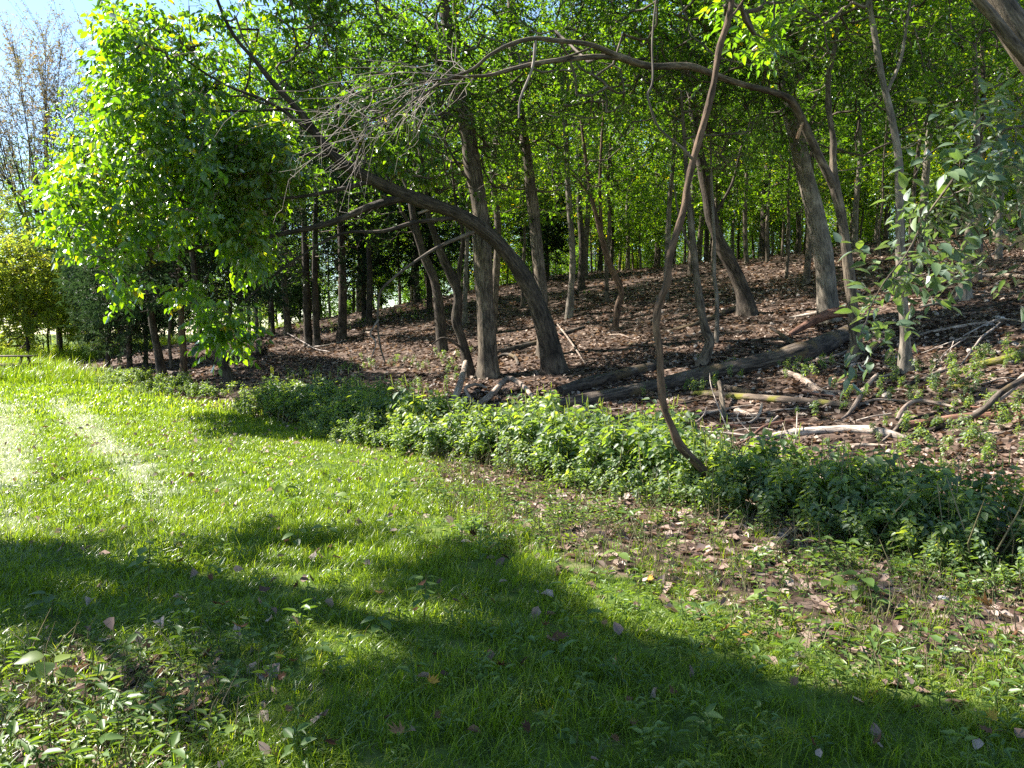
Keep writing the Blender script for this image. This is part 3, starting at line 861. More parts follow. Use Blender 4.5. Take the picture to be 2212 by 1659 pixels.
main_tree('arching dark tree leaning far left over the grass with bright green drooping foliage',
    [(1198, 803, 48.2), (1180, 715, 39.6, -0.06), (1150, 630, 36.1, -0.17), (1110, 565, 33.5, -0.28), (1058, 508, 31.0, -0.44), (985, 462, 29.2, -0.61), (885, 425, 25.8, -0.83), (800, 386, 23.2, -1.04), (722, 338, 18.9, -1.21), (655, 250, 13.8, -1.38), (598, 188, 11.2, -1.54), (550, 130, 8.6, -1.65), (495, 60, 6.9, -1.76), (450, -60, 6, -1.81), (400, -250, 4, -1.81)],
    [[(880, 424, 20, -0.83), (797, 447, 15, -0.99), (737, 473, 13, -1.16), (667, 493, 11, -1.32), (567, 513, 9, -1.49), (493, 520, 7, -1.59), (400, 545, 5, -1.71), (300, 590, 4, -1.76)],
     [(990, 470, 10, -0.61), (897, 480, 9, -0.77), (827, 500, 8, -0.99), (737, 505, 6, -1.21), (640, 560, 5, -1.43), (540, 640, 4, -1.65), (500, 700, 3, -1.81)],
     [(800, 392, 11, -1.04), (737, 408, 9, -1.21), (650, 425, 7, -1.38), (560, 430, 5, -1.54), (430, 440, 4, -1.71)],
     [(690, 300, 10, -1.26), (593, 227, 7, -1.49), (480, 180, 5, -1.65), (383, 117, 4, -1.76)],
     [(715, 335, 8, -1.21), (600, 335, 6, -1.43), (480, 335, 5, -1.65), (330, 325, 4, -1.76), (200, 330, 3, -1.87)],
     [(640, 235, 7, -1.38), (500, 240, 5, -1.54), (350, 230, 4, -1.71), (250, 180, 3, -1.81)],
     {'p': [(985, 452, 10, -0.63), (950, 446, 9, -0.72), (903, 461, 5, -0.77)], 'bark': 'deadwood', 'dead': True},
     {'p': [(1030, 498, 9, -0.50), (954, 530, 7, -0.61), (904, 560, 6, -0.72), (847, 603, 5.5, -0.83), (820, 636, 5, -0.88), (816, 700, 4, -0.88), (822, 750, 4, -0.88), (832, 783, 3, -0.88)], 'bark': 'twig', 'dead': True},
     {'p': [(818, 690, 4, -0.88), (800, 720, 3, -0.94), (812, 740, 3, -0.94), (803, 770, 2, -0.94)], 'bark': 'twig_pale', 'dead': True}],
    crown=cr, bark='bark_dark', leaf='leaf_broad', lsize=.15, tint=.58, prune=.93, prune0=.45, droop=1.0, hang=.75, k=18, singles=300, spr=9, wr=.58, base=A_b)

def Zc(b, z): return (b[0], b[1], z)
def simple_tree(label, path, limbs=(), cz=8.5, r=(2.8, 2.8, 3.6), n=240, seed=1, off=(0, 0), **kw):
    b = ground(path[0][0], path[0][1])
    P, R = px_path(path, b[1])
    tp = P[-1]
    c = (b[0] * .35 + tp[0] * .65 + off[0], b[1] * .35 + tp[1] * .65 + off[1], b[2] + cz)
    return main_tree(label, path, limbs, crown=[(c, r, n, seed)] + list(kw.pop('more', [])), base=b, **kw)

simple_tree('tall straight grey brown trunk just left of the arching tree with a forked top',
    [(1057, 815, 44), (1050, 690, 40), (1043, 560, 38), (1038, 460, 36), (1020, 350, 34), (1005, 250, 32), (985, 160, 28), (968, 60, 24), (945, -60, 20), (930, -220, 16), (920, -420, 10), (915, -600, 6)],
    [[(1000, 235, 20), (945, 130, 16, .1), (890, 60, 13, .2), (820, 10, 10, .3), (740, -60, 7, .4), (650, -160, 5, .4)],
     [(985, 165, 14), (990, 90, 11, -.2), (982, 0, 10, -.3), (1000, -120, 7, -.3)],
     [(1033, 420, 8), (985, 350, 6, -.3), (960, 300, 4, -.5)]], cz=9.2, n=330, r=(3.2, 3, 3.8), seed=2, k=18, more=[((-1.6, 15.5, 6.2), (1.7, 1.5, 1.6), 90, 9), poly_att([(560, 30), (950, 60), (1010, 180), (860, 330), (640, 330)], 420, 15.2, 18.5, 23, .42)])
simple_tree('slim tree rising straight behind the base of the arching trunk',
    [(1176, 770, 28), (1170, 640, 26), (1160, 533, 25), (1150, 433, 24), (1138, 333, 22), (1124, 250, 20), (1113, 187, 19), (1104, 33, 17), (1103, -100, 14), (1100, -300, 8), (1100, -500, 5)],
    [[(1140, 340, 7), (1100, 280, 5), (1060, 220, 3)], [(1118, 210, 6), (1180, 140, 5), (1230, 60, 3)]], cz=9, n=260, seed=3, more=[((0.9, 18, 6.4), (1.8, 1.5, 1.8), 80, 7)])
simple_tree('dark slender curved trunk two left of the straight forked trunk',
    [(955, 760, 24), (950, 680, 22), (938, 605, 20), (915, 550, 18), (895, 480, 15), (880, 400, 12), (845, 350, 10), (800, 290, 7), (770, 200, 5)],
    [[(895, 480, 9), (885, 420, 7), (900, 330, 6), (905, 240, 4)], [(905, 520, 8), (860, 440, 7), (835, 380, 5), (790, 330, 4)]], cz=6.5, n=220, seed=4, bark='bark_dark', r=(2.6, 2.6, 2.6))
simple_tree('crooked dark tree with knotted lower trunk leaning against the straight forked trunk',
    [(1014, 813, 22), (1000, 740, 20), (986, 693, 19), (990, 640, 20), (975, 595, 20), (955, 553, 17), (940, 510, 14), (925, 460, 12), (915, 380, 9), (900, 280, 6)],
    [[(988, 640, 12), (992, 580, 10), (1000, 510, 8), (985, 440, 6), (975, 350, 4)], [(1003, 755, 6), (960, 730, 5, -.2), (935, 742, 3, -.3)]], cz=6.5, n=190, seed=5, bark='bark_dark', r=(2.2, 2.4, 2.4), rough=.16)
simple_tree('thin grey trunk on the slope right of the arching tree',
    [(1229, 686, 18), (1234, 620, 14), (1237, 553, 13), (1227, 400, 12), (1220, 267, 11), (1214, 183, 10), (1217, 0, 9), (1215, -150, 6)], (), cz=9.5, n=230, seed=6, bark='bark_pale')
simple_tree('thin reddish crooked tree with a kink near its foot in mid slope',
    [(1329, 713, 15), (1334, 663, 14), (1342, 630, 14), (1324, 586, 14), (1311, 553, 13), (1292, 480, 10), (1276, 417, 9), (1264, 333, 7), (1255, 260, 5)],
    [[(1300, 505, 8), (1296, 420, 7), (1298, 333, 6), (1304, 233, 4)], [(1280, 430, 5), (1240, 380, 4), (1215, 378, 2)]], cz=6.8, n=150, seed=7, bark='bark_red', r=(2, 2, 2.4), rough=.15)
simple_tree('small bent tree growing right above the long fallen log',
    [(1518, 786, 25), (1533, 740, 20), (1522, 708, 18), (1510, 640, 16), (1500, 553, 14), (1492, 480, 12), (1485, 400, 10), (1478, 300, 8), (1470, 180, 5)],
    [[(1500, 560, 6), (1470, 480, 5), (1455, 400, 3)]], cz=6.6, n=170, seed=8, bark='bark', r=(2, 2, 2.4))
simple_tree('very thin pole of a tree beside the small bent tree above the log',
    [(1548, 740, 11), (1549, 653, 9), (1543, 596, 8), (1543, 520, 7), (1538, 420, 6), (1535, 300, 4)], (), cz=5.5, n=60, seed=9, bark='bark_pale', r=(1.2, 1.2, 1.6), k=8)
simple_tree('stout dark trunk leaning left up the slope behind the thin pole',
    [(1616, 680, 36), (1605, 630, 30), (1581, 573, 28), (1558, 530, 26), (1538, 473, 25), (1525, 400, 23), (1511, 333, 21), (1501, 267, 19), (1490, 150, 16), (1480, 0, 12), (1470, -200, 7)],
    [[(1538, 470, 8), (1580, 400, 6), (1600, 320, 4)]], cz=9.5, n=300, seed=10, bark='bark_dark', r=(3, 3, 3.8))
simple_tree('biggest trunk in view, thick grey furrowed and leaning left behind the log end',
    [(1790, 695, 46), (1785, 620, 41), (1778, 553, 40), (1758, 450, 38), (1741, 383, 35), (1721, 300, 32), (1705, 233, 31), (1691, 167, 29), (1681, 100, 28), (1671, 33, 26), (1655, -100, 22), (1640, -300, 16), (1630, -550, 9)],
    [[(1700, 200, 12), (1750, 130, 10), (1800, 60, 8), (1840, -40, 5)], [(1676, 70, 12), (1620, 0, 9), (1560, -60, 6)]], cz=9.5, n=420, seed=11, r=(3.6, 3.2, 4.2), k=22, lsize=.11, bark='bark_pale', more=[((7.2, 16, 7.2), (2.4, 1.6, 1.6), 120, 7)])
Lroot, Lb = simple_tree('forked tree right of the biggest trunk with one arm arching left across the wood',
    [(1838, 780, 26), (1850, 742, 26), (1845, 693, 25), (1838, 620, 23), (1830, 553, 22), (1818, 467, 21), (1803, 400, 22), (1800, 340, 14), (1800, 300, 13), (1790, 233, 12), (1790, 167, 11), (1800, 117, 10), (1808, 67, 9), (1815, -60, 6), (1830, -200, 4)],
    [[(1803, 405, 20), (1775, 350, 16.8, -.1), (1751, 300, 17.6, -.2), (1728, 250, 18.5, -.3), (1705, 213, 16.0, -.5), (1661, 197, 13.4, -.7), (1615, 185, 11.8, -.9), (1571, 172, 11.8, -1.1), (1511, 149, 14.3, -1.3), (1474, 142, 15.1, -1.4), (1404, 143, 15.1, -1.6), (1337, 123, 14.3, -1.8), (1277, 97, 10.1, -2), (1204, 88, 10.1, -2.2), (1154, 83, 9.2, -2.4), (1104, 95, 8.4, -2.6), (1057, 120, 7.6, -2.7), (1020, 150, 6.7, -2.8), (970, 170, 5.9, -2.9), (924, 197, 4.2, -3), (860, 235, 3.4, -3.1), (780, 270, 2.5, -3.2)],
     [(1340, 125, 10.9, -1.8), (1284, 123, 11.8, -1.9), (1210, 130, 10.9, -2.1), (1154, 138, 10.1, -2.3), (1104, 150, 9.2, -2.5), (1057, 163, 7.6, -2.6), (1020, 165, 5.9, -2.7), (950, 172, 4.2, -2.9), (870, 185, 3.4, -3), (790, 200, 2.5, -3.1)],
     [(1284, 100, 4.2, -2), (1240, 118, 5.0, -2.05), (1195, 130, 5.0, -2.15)],
     {'p': [(1157, 88, 7, -2.4), (1150, 147, 6, -2.4), (1124, 213, 5, -2.4), (1121, 255, 4, -2.4)], 'bark': 'twig_pale', 'dead': True},
     {'p': [(1735, 262, 6, -.3), (1725, 290, 8, -.35), (1722, 300, 6, -.35)], 'bark': 'cutwood', 'dead': True}],
    cz=8.3, n=220, seed=12, off=(.3, 0), r=(2.4, 2.4, 3), k=16, more=[((3.6, 14.5, 7.3), (2.4, 1.5, 1.0), 110, 7), ((1.2, 14, 6.4), (1.4, 1.2, .9), 40, 5)])
simple_tree('smooth slim tree behind the hanging leafy branch with a rooty flared foot',
    [(1955, 803, 28), (1955, 720, 21), (1951, 653, 20), (1945, 553, 19), (1943, 417, 17), (1940, 333, 16), (1921, 233, 14), (1905, 167, 13), (1888, 67, 12), (1878, 0, 11), (1870, -120, 7), (1860, -300, 4)],
    [[(1915, 200, 8), (1945, 130, 7), (1960, 40, 6), (1975, -60, 4)], [(1878, 0, 8, 0), (1868, 15, 7, -.1), (1840, 5, 6, -.2)], [(1950, 795, 10), (1925, 808, 8, -.25), (1900, 816, 4, -.45)]],
    cz=8.2, n=240, seed=13, bark='bark_pale', r=(2.4, 2.4, 3.2), flare=.7)
simple_tree('grey tree high on the right bank with one long surface root',
    [(2081, 646, 27), (2085, 603, 20), (2088, 553, 18), (2095, 480, 16), (2105, 380, 14), (2110, 260, 12), (2105, 120, 10), (2100, -60, 7)],
    [[(2078, 640, 10), (2045, 652, 8, -.2), (2010, 658, 6, -.3), (1985, 664, 3, -.4)]], cz=8, n=220, seed=14, bark='bark_pale')
simple_tree('spindly tree with splayed pale stems behind the smooth slim tree',
    [(1968, 610, 12), (1968, 520, 10), (1972, 440, 9), (1985, 317, 8), (2008, 233, 7), (2022, 120, 6), (2038, 40, 5), (2050, -60, 3)],
    [{'p': [(2012, 215, 5), (2020, 170, 5), (2021, 110, 4), (2000, 160, 3)], 'bark': 'twig_pale', 'dead': True},
     {'p': [(1978, 380, 6), (1995, 280, 5), (2035, 167, 4), (2075, 100, 3)], 'bark': 'twig_pale'},
     {'p': [(2021, 110, 3, -.2), (1980, 145, 2.4, -.5), (1930, 165, 2, -.8), (1900, 168, 1.6, -1)], 'bark': 'twig_pale', 'dead': True},
     {'p': [(2005, 245, 3, -.2), (1980, 300, 2.4, -.5), (1930, 330, 2.2, -.8), (1860, 362, 2, -1.2), (1785, 372, 1.6, -1.5)], 'bark': 'twig_pale', 'dead': True},
     {'p': [(1990, 300, 3, -.2), (1960, 320, 2.2, -.6), (1900, 335, 1.8, -.9), (1850, 332, 1.5, -1.2)], 'bark': 'twig_pale', 'dead': True}],
    cz=7, n=120, seed=15, bark='bark', r=(2, 1.6, 2.2), k=8)
# leaning sapling in front with the vine
simple_tree('bent bare sapling standing alone in the weeds with a vine looping from it',
    [(1592, 1088, 21), (1520, 1015, 19), (1470, 963, 18), (1451, 920, 16), (1434, 880, 15), (1427, 820, 15), (1424, 753, 16), (1417, 703, 16), (1424, 653, 16), (1441, 613, 17), (1447, 553, 16), (1475, 460, 15), (1485, 400, 15), (1501, 333, 14), (1525, 250, 13), (1541, 183, 13), (1555, 100, 14), (1571, 50, 12), (1581, 0, 11), (1590, -100, 8), (1600, -250, 5)],
    [{'p': [(1496, 345, 7), (1474, 320, 6, -.05), (1424, 277, 5, -.1), (1404, 227, 5, -.15), (1399, 203, 5, -.15), (1410, 173, 4.5, -.1), (1409, 83, 4, 0), (1420, -20, 4, .1), (1440, -120, 3, .2)], 'bark': 'twig', 'dead': True},
     [(1573, 45, 6), (1600, 10, 5, .1), (1640, -60, 4, .1)]],
    cz=6.4, n=90, seed=16, bark='bark_red', r=(1.2, 1.2, 1.1), rough=.14, leaf='leaf_broad', flare=.1, lsize=.1, tint=.5,
    more=[poly_att([(1470, -40), (1760, -40), (1700, 60), (1600, 150), (1600, 60)], 34, 7.4, 8.6, 4, .2)])

# left woods
for lab, path, lb, cz_, mt in (
    ('dark evergreen trunk leftmost of the three at the left edge of the wood', [(351, 812, 20), (343, 766, 17), (331, 710, 15), (320, 620, 13), (315, 480, 10), (312, 300, 7), (312, 120, 4)], 'bark_dark', 4.3, 'needle'),
    ('evergreen with an orange scar on its straight trunk, middle of the three at left', [(395, 826, 17), (397, 770, 16), (393, 720, 14), (390, 600, 12), (388, 450, 9), (386, 250, 6), (386, 80, 3)], 'bark_red', 4.6, 'needle'),
    ('black trunk leaning left at the edge of the grass, right of the scarred evergreen', [(497, 824, 22), (481, 786, 20), (465, 754, 18), (449, 720, 17), (430, 660, 14), (415, 540, 11), (405, 380, 8), (400, 200, 5)], 'bark_dark', 4.6, 'needle'),
    ('thin evergreen trunk further back at the left end of the wood', [(315, 790, 10), (315, 730, 9), (312, 640, 8), (310, 500, 6), (310, 350, 4)], 'bark_dark', 4.6, 'needle'),
    ('dark trunk clad in ivy deep in the left part of the wood', [(667, 746, 18), (663, 670, 17), (660, 560, 14), (655, 420, 11), (650, 250, 8), (648, 60, 5)], 'bark_dark', 6.0, 'leaf_wood'),
    ('straight dark trunk just right of the ivy clad trunk', [(685, 746, 15), (681, 650, 13), (680, 520, 11), (684, 380, 9), (690, 200, 6), (690, 0, 4)], 'bark_dark', 6.5, 'needle'),
    ('narrow dark trunk seen under the drooping bright leaves', [(590, 722, 10), (587, 660, 9), (585, 560, 8), (580, 400, 6), (578, 200, 4)], 'bark_dark', 7.0, 'needle')):
    simple_tree(lab, path, (), cz=cz_, n=260 if mt == 'needle' else 240, seed=20 + len(TREE_XY), bark=lb, leaf=mt, lsize=.2 if mt == 'needle' else .13, wr=.22 if mt == 'needle' else .55, spr=12 if mt == 'needle' else 8,
                r=(2.5, 2.5, 3.8) if mt == 'needle' else (2.8, 2.8, 3.6), tint=.35, twigmat='twig', zmin=2.3, name='evergreen_tree' if mt == 'needle' else 'tree', rough=.12)

# tree just out of frame on the right: its leaning trunk and its hanging branch are in view
Rb = np.array([6.6, 7.6, float(height(6.6, 7.6))])
hang = []
side_limb = [(2400, 330, 12, -.9), (2300, 285, 9, -1.0), (2190, 275, 7, -1.1), (2110, 320, 6, -1.2), (2050, 400, 5, -1.3), (2000, 470, 4, -1.35), (1960, 545, 3.5, -1.4), (1910, 610, 3, -1.4), (1880, 665, 2.5, -1.4)]
side2 = [(2110, 320, 4, -1.2), (2060, 310, 3, -1.3), (2010, 330, 2.4, -1.4), (1975, 380, 2, -1.45)]
side3 = [(2050, 400, 4, -1.3), (2090, 470, 3.4, -1.25), (2130, 530, 3, -1.2), (2150, 580, 2, -1.2)]
catt = [poly_att([(2090, 250), (2190, 235), (2230, 330), (2120, 420), (2060, 470), (2030, 560), (1960, 640), (1900, 745), (1850, 735), (1895, 610), (1960, 540), (2000, 430)], 62, 6.15, 6.5, 2, .0),
        poly_att([(2060, 430), (2230, 300), (2230, 560), (2120, 640), (2060, 600)], 24, 6.3, 6.9, 2, .2)]
root, _ = main_tree('near tree leaning in from the right edge with a low hanging pale leaved branch',
    [(2560, 700, 92), (2480, 500, 84), (2380, 300, 76), (2290, 190, 70), (2215, 95, 64, .05), (2165, 20, 58, .1), (2120, -60, 50, .15), (2050, -200, 40, .2), (1980, -380, 28, .2)],
    [[(2330, 260, 34, -.1), (2230, 140, 28, -.2), (2190, 95, 25, -.2), (2140, 30, 22, -.2), (2105, -10, 20, -.2), (2050, -90, 14, -.2)],
     side_limb, side2, side3],
    crown=catt, base=Rb, bark='bark', leaf='leaf_side', lsize=.125, wr=.5, tint=.4, k=18, singles=300, spr=6, prune=.0, twigmat='twig_pale', rtip=.003)
CROWN = 2.4

# big tree out of frame on the left, whose shade lies across the near grass; only its lowest leaves reach into the picture
SH = [(-700, 1230), (0, 1205), (280, 1158), (480, 1185), (620, 1130), (760, 1105), (960, 1175), (1130, 1225), (1300, 1365), (1650, 1475), (2000, 1530), (2300, 1610), (2500, 1900), (-900, 1900)]
n = 5200
gx_ = rng.uniform(-6.5, 3.6, n); gy_ = rng.uniform(.6, 7.2, n)
gP = place(gx_, gy_)
px, py = project(gP)
dens = .6 * vnoise(gx_ * 1.7 + 3, gy_ * 1.7, 91) + .4 * vnoise(gx_ * 4.1, gy_ * 4.1, 92)
right = sstep(750, 1250, px)
keep = inpoly(px, py, SH) & (dens > .60 - .53 * right)
LIT = [[(0, 1580), (120, 1560), (170, 1640), (0, 1660)], [(150, 1190), (330, 1160), (350, 1260), (200, 1250)], [(450, 1400), (560, 1390), (600, 1500), (480, 1470)], [(700, 1290), (1000, 1270), (1090, 1370), (820, 1340)], [(560, 1500), (720, 1480), (760, 1560), (600, 1600)], [(250, 1370), (420, 1350), (450, 1430), (300, 1450)], [(0, 1470), (160, 1440), (200, 1480), (0, 1500)]]
for L_ in LIT: keep &= ~(inpoly(px, py, L_) & (rng.uniform(0, 1, n) < .8))
SH2 = [(1510, 1000), (1700, 985), (2300, 1050), (2300, 1240), (1850, 1190), (1570, 1120)]
hx = rng.uniform(1.2, 5.2, 900); hy = rng.uniform(4.2, 8.8, 900); hP = place(hx, hy); hP[:, 2] += .45
px, py = project(hP); k2 = inpoly(px, py, SH2) & (vnoise(hx * 2.2, hy * 2.2, 95) > .3)
hP = hP[k2][:330]
gP = np.concatenate([gP[keep][:850], hP])
hh = rng.uniform(6.6, 10.5, len(gP)); hh[-len(hP):] = rng.uniform(6.0, 8.5, len(hP))
satt = gP + SUN[None] * (hh / SUN[2])[:, None]
px, py = project(satt); vis = (satt[:, 1] > .5) & (px > -20) & (px < 2230) & (py > -30)
satt = satt[~vis]
Sb = np.array([-9.4, 7.6, float(height(-9.4, 7.6))])
SP = np.array([Sb - [0, 0, .1], Sb + [0, 0, .8], Sb + [.2, -.1, 2.4], Sb + [.6, -.3, 4.4], Sb + [1.2, -.7, 6.4], Sb + [1.9, -1.2, 8.2], Sb + [2.3, -1.6, 10.3]])
SR = np.array([.32, .27, .24, .22, .18, .12, .04])
root = thing('tree', 'shade tree at the left edge showing only a few dark hanging leaves against the sky', 'tree', Sb)
q, r = catmull(SP, SR, 4); mb = MB(); tube(mb, q, r, 14, .08, .4, seed=5); mb.build('trunk', M['bark'], root, Sb, True)
lim = []
for tgt in ((-7, 6.2, 8.5), (-6, 7.6, 9), (-8, 4.6, 8.5), (-5.6, 6.2, 8), (-4.2, 8.4, 7.4), (-7.9, 11.6, 4.0)):
    tgt = np.array(tgt); s0 = q[int(len(q) * .55)] if tgt[2] > 5 else q[int(len(q) * .42)]
    lp = np.array([s0, s0 * .6 + tgt * .4 + [0, 0, .5], tgt]); lq, lr = catmull(lp, np.array([.1, .06, .02]), 6)
    mb = MB(); tube(mb, lq, lr, 8, .05); mb.build('branch', M['bark'], root, Sb, True); lim.append(lq)
edge_leaves = poly_att([(-60, 330), (20, 330), (48, 400), (30, 425), (-60, 430)], 9, 11.5, 12.2, 1, 0)
satt = np.concatenate([satt, edge_leaves, poly_att([(-60, 160), (12, 175), (10, 195), (-60, 200)], 3, 11.6, 12, 1, 0)])
tw, O, D = grow_crown(np.concatenate([q[len(q) // 2:]] + lim), satt, .006)
mb = MB()
for a_, b_ in tw: tube(mb, a_, b_, 4, cap=False)
tag(mb.build('twigs', M['twig'], root, Sb, True), kind='stuff')
fr = spray_leaves(O, D, rng.uniform(.25, .45, len(O)), 9, .135, np.clip(.4 + rng.normal(0, .12, len(O)), 0, 1), wr=.6)
kk = ~(sunlit(fr[0]) & (rng.uniform(0, 1, len(fr[0])) < .97)); fr = tuple(a_[kk] for a_ in fr)
mb = MB(); leaves(mb, *fr, T6); tag(mb.build('crown', M['leaf_broad'], root, Sb), kind='stuff')

# thinning tree against the sky at the upper left
sp_b = np.array([-28.0, 48.0, float(height(-28.0, 48.0))])
root = thing('thinning_tree', 'sparse tree with fine upright twigs and few purplish leaves against the blue sky', 'tree', sp_b)
mb = MB(); q, r = catmull(np.array([sp_b - [0, 0, .1], sp_b + [-.1, 0, 2.6], sp_b + [-.4, 0, 5.4], sp_b + [-.7, 0, 8.5]]), np.array([.2, .16, .13, .09]), 4); tube(mb, q, r, 10, .08, .3); mb.build('trunk', M['twig'], root, sp_b, True)
O = []; D = []
twmb = MB()
for i in range(24):
    px_ = 230 - i * 14 + rng.normal(0, 8); py_ = rng.uniform(50, 300)
    top = at(px_, py_, 48 + rng.uniform(-2.5, 2.5)); s0 = q[int(rng.integers(len(q) // 2, len(q)))]
    lp = np.array([s0, s0 * .55 + top * .45 + [(s0[0] - top[0]) * -.08, 0, -.35], s0 * .2 + top * .8 + [0, 0, -.1], top])
    lq, lr = catmull(lp, np.array([.05, .032, .017, .006]), 6); mb = MB(); tube(mb, lq, lr, 6, .05, cap=False); mb.build('branch', M['bark_dark'], root, sp_b, True)
    for j in range(40):
        a_ = lq[int(rng.integers(5, len(lq)))]; d = norm(norm(top - s0) + rng.normal(0, .45, 3)); ln_ = rng.uniform(1.0, 3.2)
        tube(twmb, [a_, a_ + d * ln_ * .5 + [0, 0, .04], a_ + d * ln_], [.013, .010, .005], 3, cap=False)
        for u in (.35, .6, .8, 1.0): O.append(a_ + d * ln_ * u); D.append(d + rng.normal(0, .4, 3))
tag(twmb.build('twigs', M['twig'], root, sp_b, True), kind='stuff')
O = np.array(O); D = np.array(D)
fr = spray_leaves(O, D, rng.uniform(.3, .6, len(O)), 8, .14, np.clip(rng.uniform(.3, 1, len(O)), 0, 1))
mb = MB(); leaves(mb, *fr, T4); tag(mb.build('crown', M['leaf_sparse'], root, sp_b), kind='stuff')

# the forest behind: kinds of tree, copied
def forest_tree(name, H, r0, crown_z, cr, natt, lsize, leaf, bark, tint, spr=8, lean=.6, wr=.55, thr=.35):
    root = thing(name, 'tree', 'tree', (0, 0, 0))
    l = rng.normal(0, lean, 2)
    P = np.array([(l[0] * u * u + rng.normal(0, .05 * H / 10), l[1] * u * u + rng.normal(0, .05 * H / 10), H * u - .15) for u in np.linspace(0, 1, 8)])
    R = r0 * (1 - .85 * np.linspace(0, 1, 8)) 
    q, r = catmull(P, R, 3)
    mb = MB(); tube(mb, q, r, 9, .07, .35, seed=int(rng.integers(50))); mb.build('trunk', M[bark], root, smooth=True)
    c = (l[0] * .6, l[1] * .6, crown_z)
    att = ellip(c, cr, natt, int(rng.integers(99)), thr)
    att = att[att[:, 2] > .6]
    tw, O, D = grow_crown(q[len(q) // 4:], att, .006, rmax=r0 * .5)
    mb = MB()
    for a_, b_ in tw:
        if b_.max() > .008: tube(mb, a_, b_, 4, cap=False)
    if mb.V: tag(mb.build('twigs', M['twig'], root, smooth=True), kind='stuff')
    fr = spray_leaves(O, D, rng.uniform(.3, .6, len(O)), spr, lsize, np.clip(tint + rng.normal(0, .15, len(O)), 0, 1), wr=wr)
    mb = MB(); leaves(mb, *fr, T4); tag(mb.build('crown', M[leaf], root), kind='stuff')
    return root
tall = [forest_tree('forest_tree', h_, r_, h_ * .66, (3.3, 3.3, h_ * .36), 520, .17, 'leaf_wood', bk, tn) for h_, r_, bk, tn in ((15, .17, 'bark', .44), (17, .2, 'bark_dark', .48), (14, .13, 'bark_pale', .52), (16, .15, 'bark_dark', .44), (13, .11, 'bark', .55))]
low = [forest_tree('young_tree', h_, r_, h_ * .62, (1.9, 1.9, h_ * .36), 240, .14, 'leaf_wood', bk, tn, lean=.4, thr=.48) for h_, r_, bk, tn in ((6, .05, 'bark', .56), (5, .035, 'bark_dark', .62), (8, .06, 'bark', .54), (4, .03, 'bark_dark', .64))]
gold = [forest_tree('autumn_tree', h_, r_, h_ * .52, (w_, w_, h_ * .46), 700, .17, 'leaf_autumn', 'bark_dark', tn, lean=.4) for h_, r_, w_, tn in ((9, .12, 3.2, .5), (6, .09, 2.6, .55), (11, .15, 3.6, .4))]
cedar = [forest_tree('cedar_tree', h_, r_, h_ * .48, (2.0, 2.0, h_ * .46), 700, .22, 'needle', 'bark_dark', .4, spr=12, lean=.2, wr=.22, thr=.25) for h_, r_ in ((8, .11), (10, .13))]

USED = set()
def put(proto, x, y, scale, label, group, rz=None):
    if proto not in USED:
        USED.add(proto); o = proto
    else:
        o = proto.copy(); COL.objects.link(o)
        for ch in proto.children:
            c = ch.copy(); COL.objects.link(c); c.parent = o
    o.location = (x, y, float(height(x, y)))
    o.rotation_euler = (0, 0, rng.uniform(0, 2 * PI) if rz is None else rz)
    o.scale = (scale,) * 3
    o['label'] = label; o['group'] = group
    TREE_XY.append((x, y))
    return o
# trunks on the upper slope that can be told apart
for px, py, kd, sc_, lab in ((1878, 505, 1, .9, 'black trunk on the ridge right of the forked tree'),
    (1851, 535, 2, .95, 'pale slim trunk on the ridge between the forked tree and the black trunk'),
    (1600, 528, 3, 1.0, 'dark trunk on the ridge behind the stout leaning trunk'),
    (1708, 505, 4, .9, 'narrow trunk on the ridge just left of the biggest trunk'),
    (1700, 600, 4, .55, 'thin pole in mid slope left of the biggest trunk'),
    (1430, 545, 0, .9, 'trunk on the ridge right behind the bent bare sapling'),
    (1322, 585, 3, .85, 'dark trunk on the ridge behind the reddish crooked tree'),
    (1130, 665, 4, .75, 'slender trunk in the slope left of the thin grey trunk'),
    (1995, 560, 2, 1.0, 'grey trunk above the spindly splayed tree'),
    (2110, 610, 4, .8, 'thin trunk beside the rooted grey tree at the right'),
    (1068, 720, 0, .8, 'dark trunk hidden behind the straight forked trunk'),
    (1365, 560, 1, .8, 'dark trunk on the ridge between the crooked tree and the bare sapling'),
    (1560, 520, 2, .9, 'pale trunk on the ridge left of the dark ridge trunk'),
    (370, 795, 4, .6, 'thin stem between the two evergreens at the left edge'),
    (551, 704, 1, .9, 'dark trunk deep in the wood under the bright drooping leaves')):
    c = ground(px, py)
    put(tall[kd], c[0], c[1], sc_, lab, 'trees on the wooded slope')
for px, py, kd, sc_, lab in ((265, 770, 0, .95, 'tall dark tree behind the leftmost evergreen'), (430, 745, 1, .95, 'tall tree rising behind the scarred evergreen'), (520, 735, 3, .95, 'tall tree behind the black leaning trunk'), (620, 725, 0, .95, 'tall tree left of the ivy clad trunk'), (735, 735, 1, .9, 'tall tree right of the ivy clad trunk'), (800, 700, 3, .95, 'tall tree in the left wood behind the dangling dead branch')):
    c = ground(px, py)
    put(tall[kd], c[0], c[1], sc_, lab, 'trees of the lower left slope')
def far_enough(x, y, d):
    return all((x - a_) ** 2 + (y - b_) ** 2 > d * d for a_, b_ in TREE_XY)
def rand_place(n, cond, dmin, tries=6000):
    out = []
    for _ in range(tries):
        if len(out) >= n: break
        y = rng.uniform(15, 95); x = rng.uniform(-.74 * y - 3, .74 * y + 3)
        s, t = st(x, y)
        if cond(x, y, s, t) and far_enough(x, y, dmin): out.append((x, y)); TREE_XY.append((x, y))
    return out
ridge = rand_place(150, lambda x, y, s, t: s > 24 and y < 92 and t < 60 and (s > 30 or rng.uniform() < .5), 2.2)
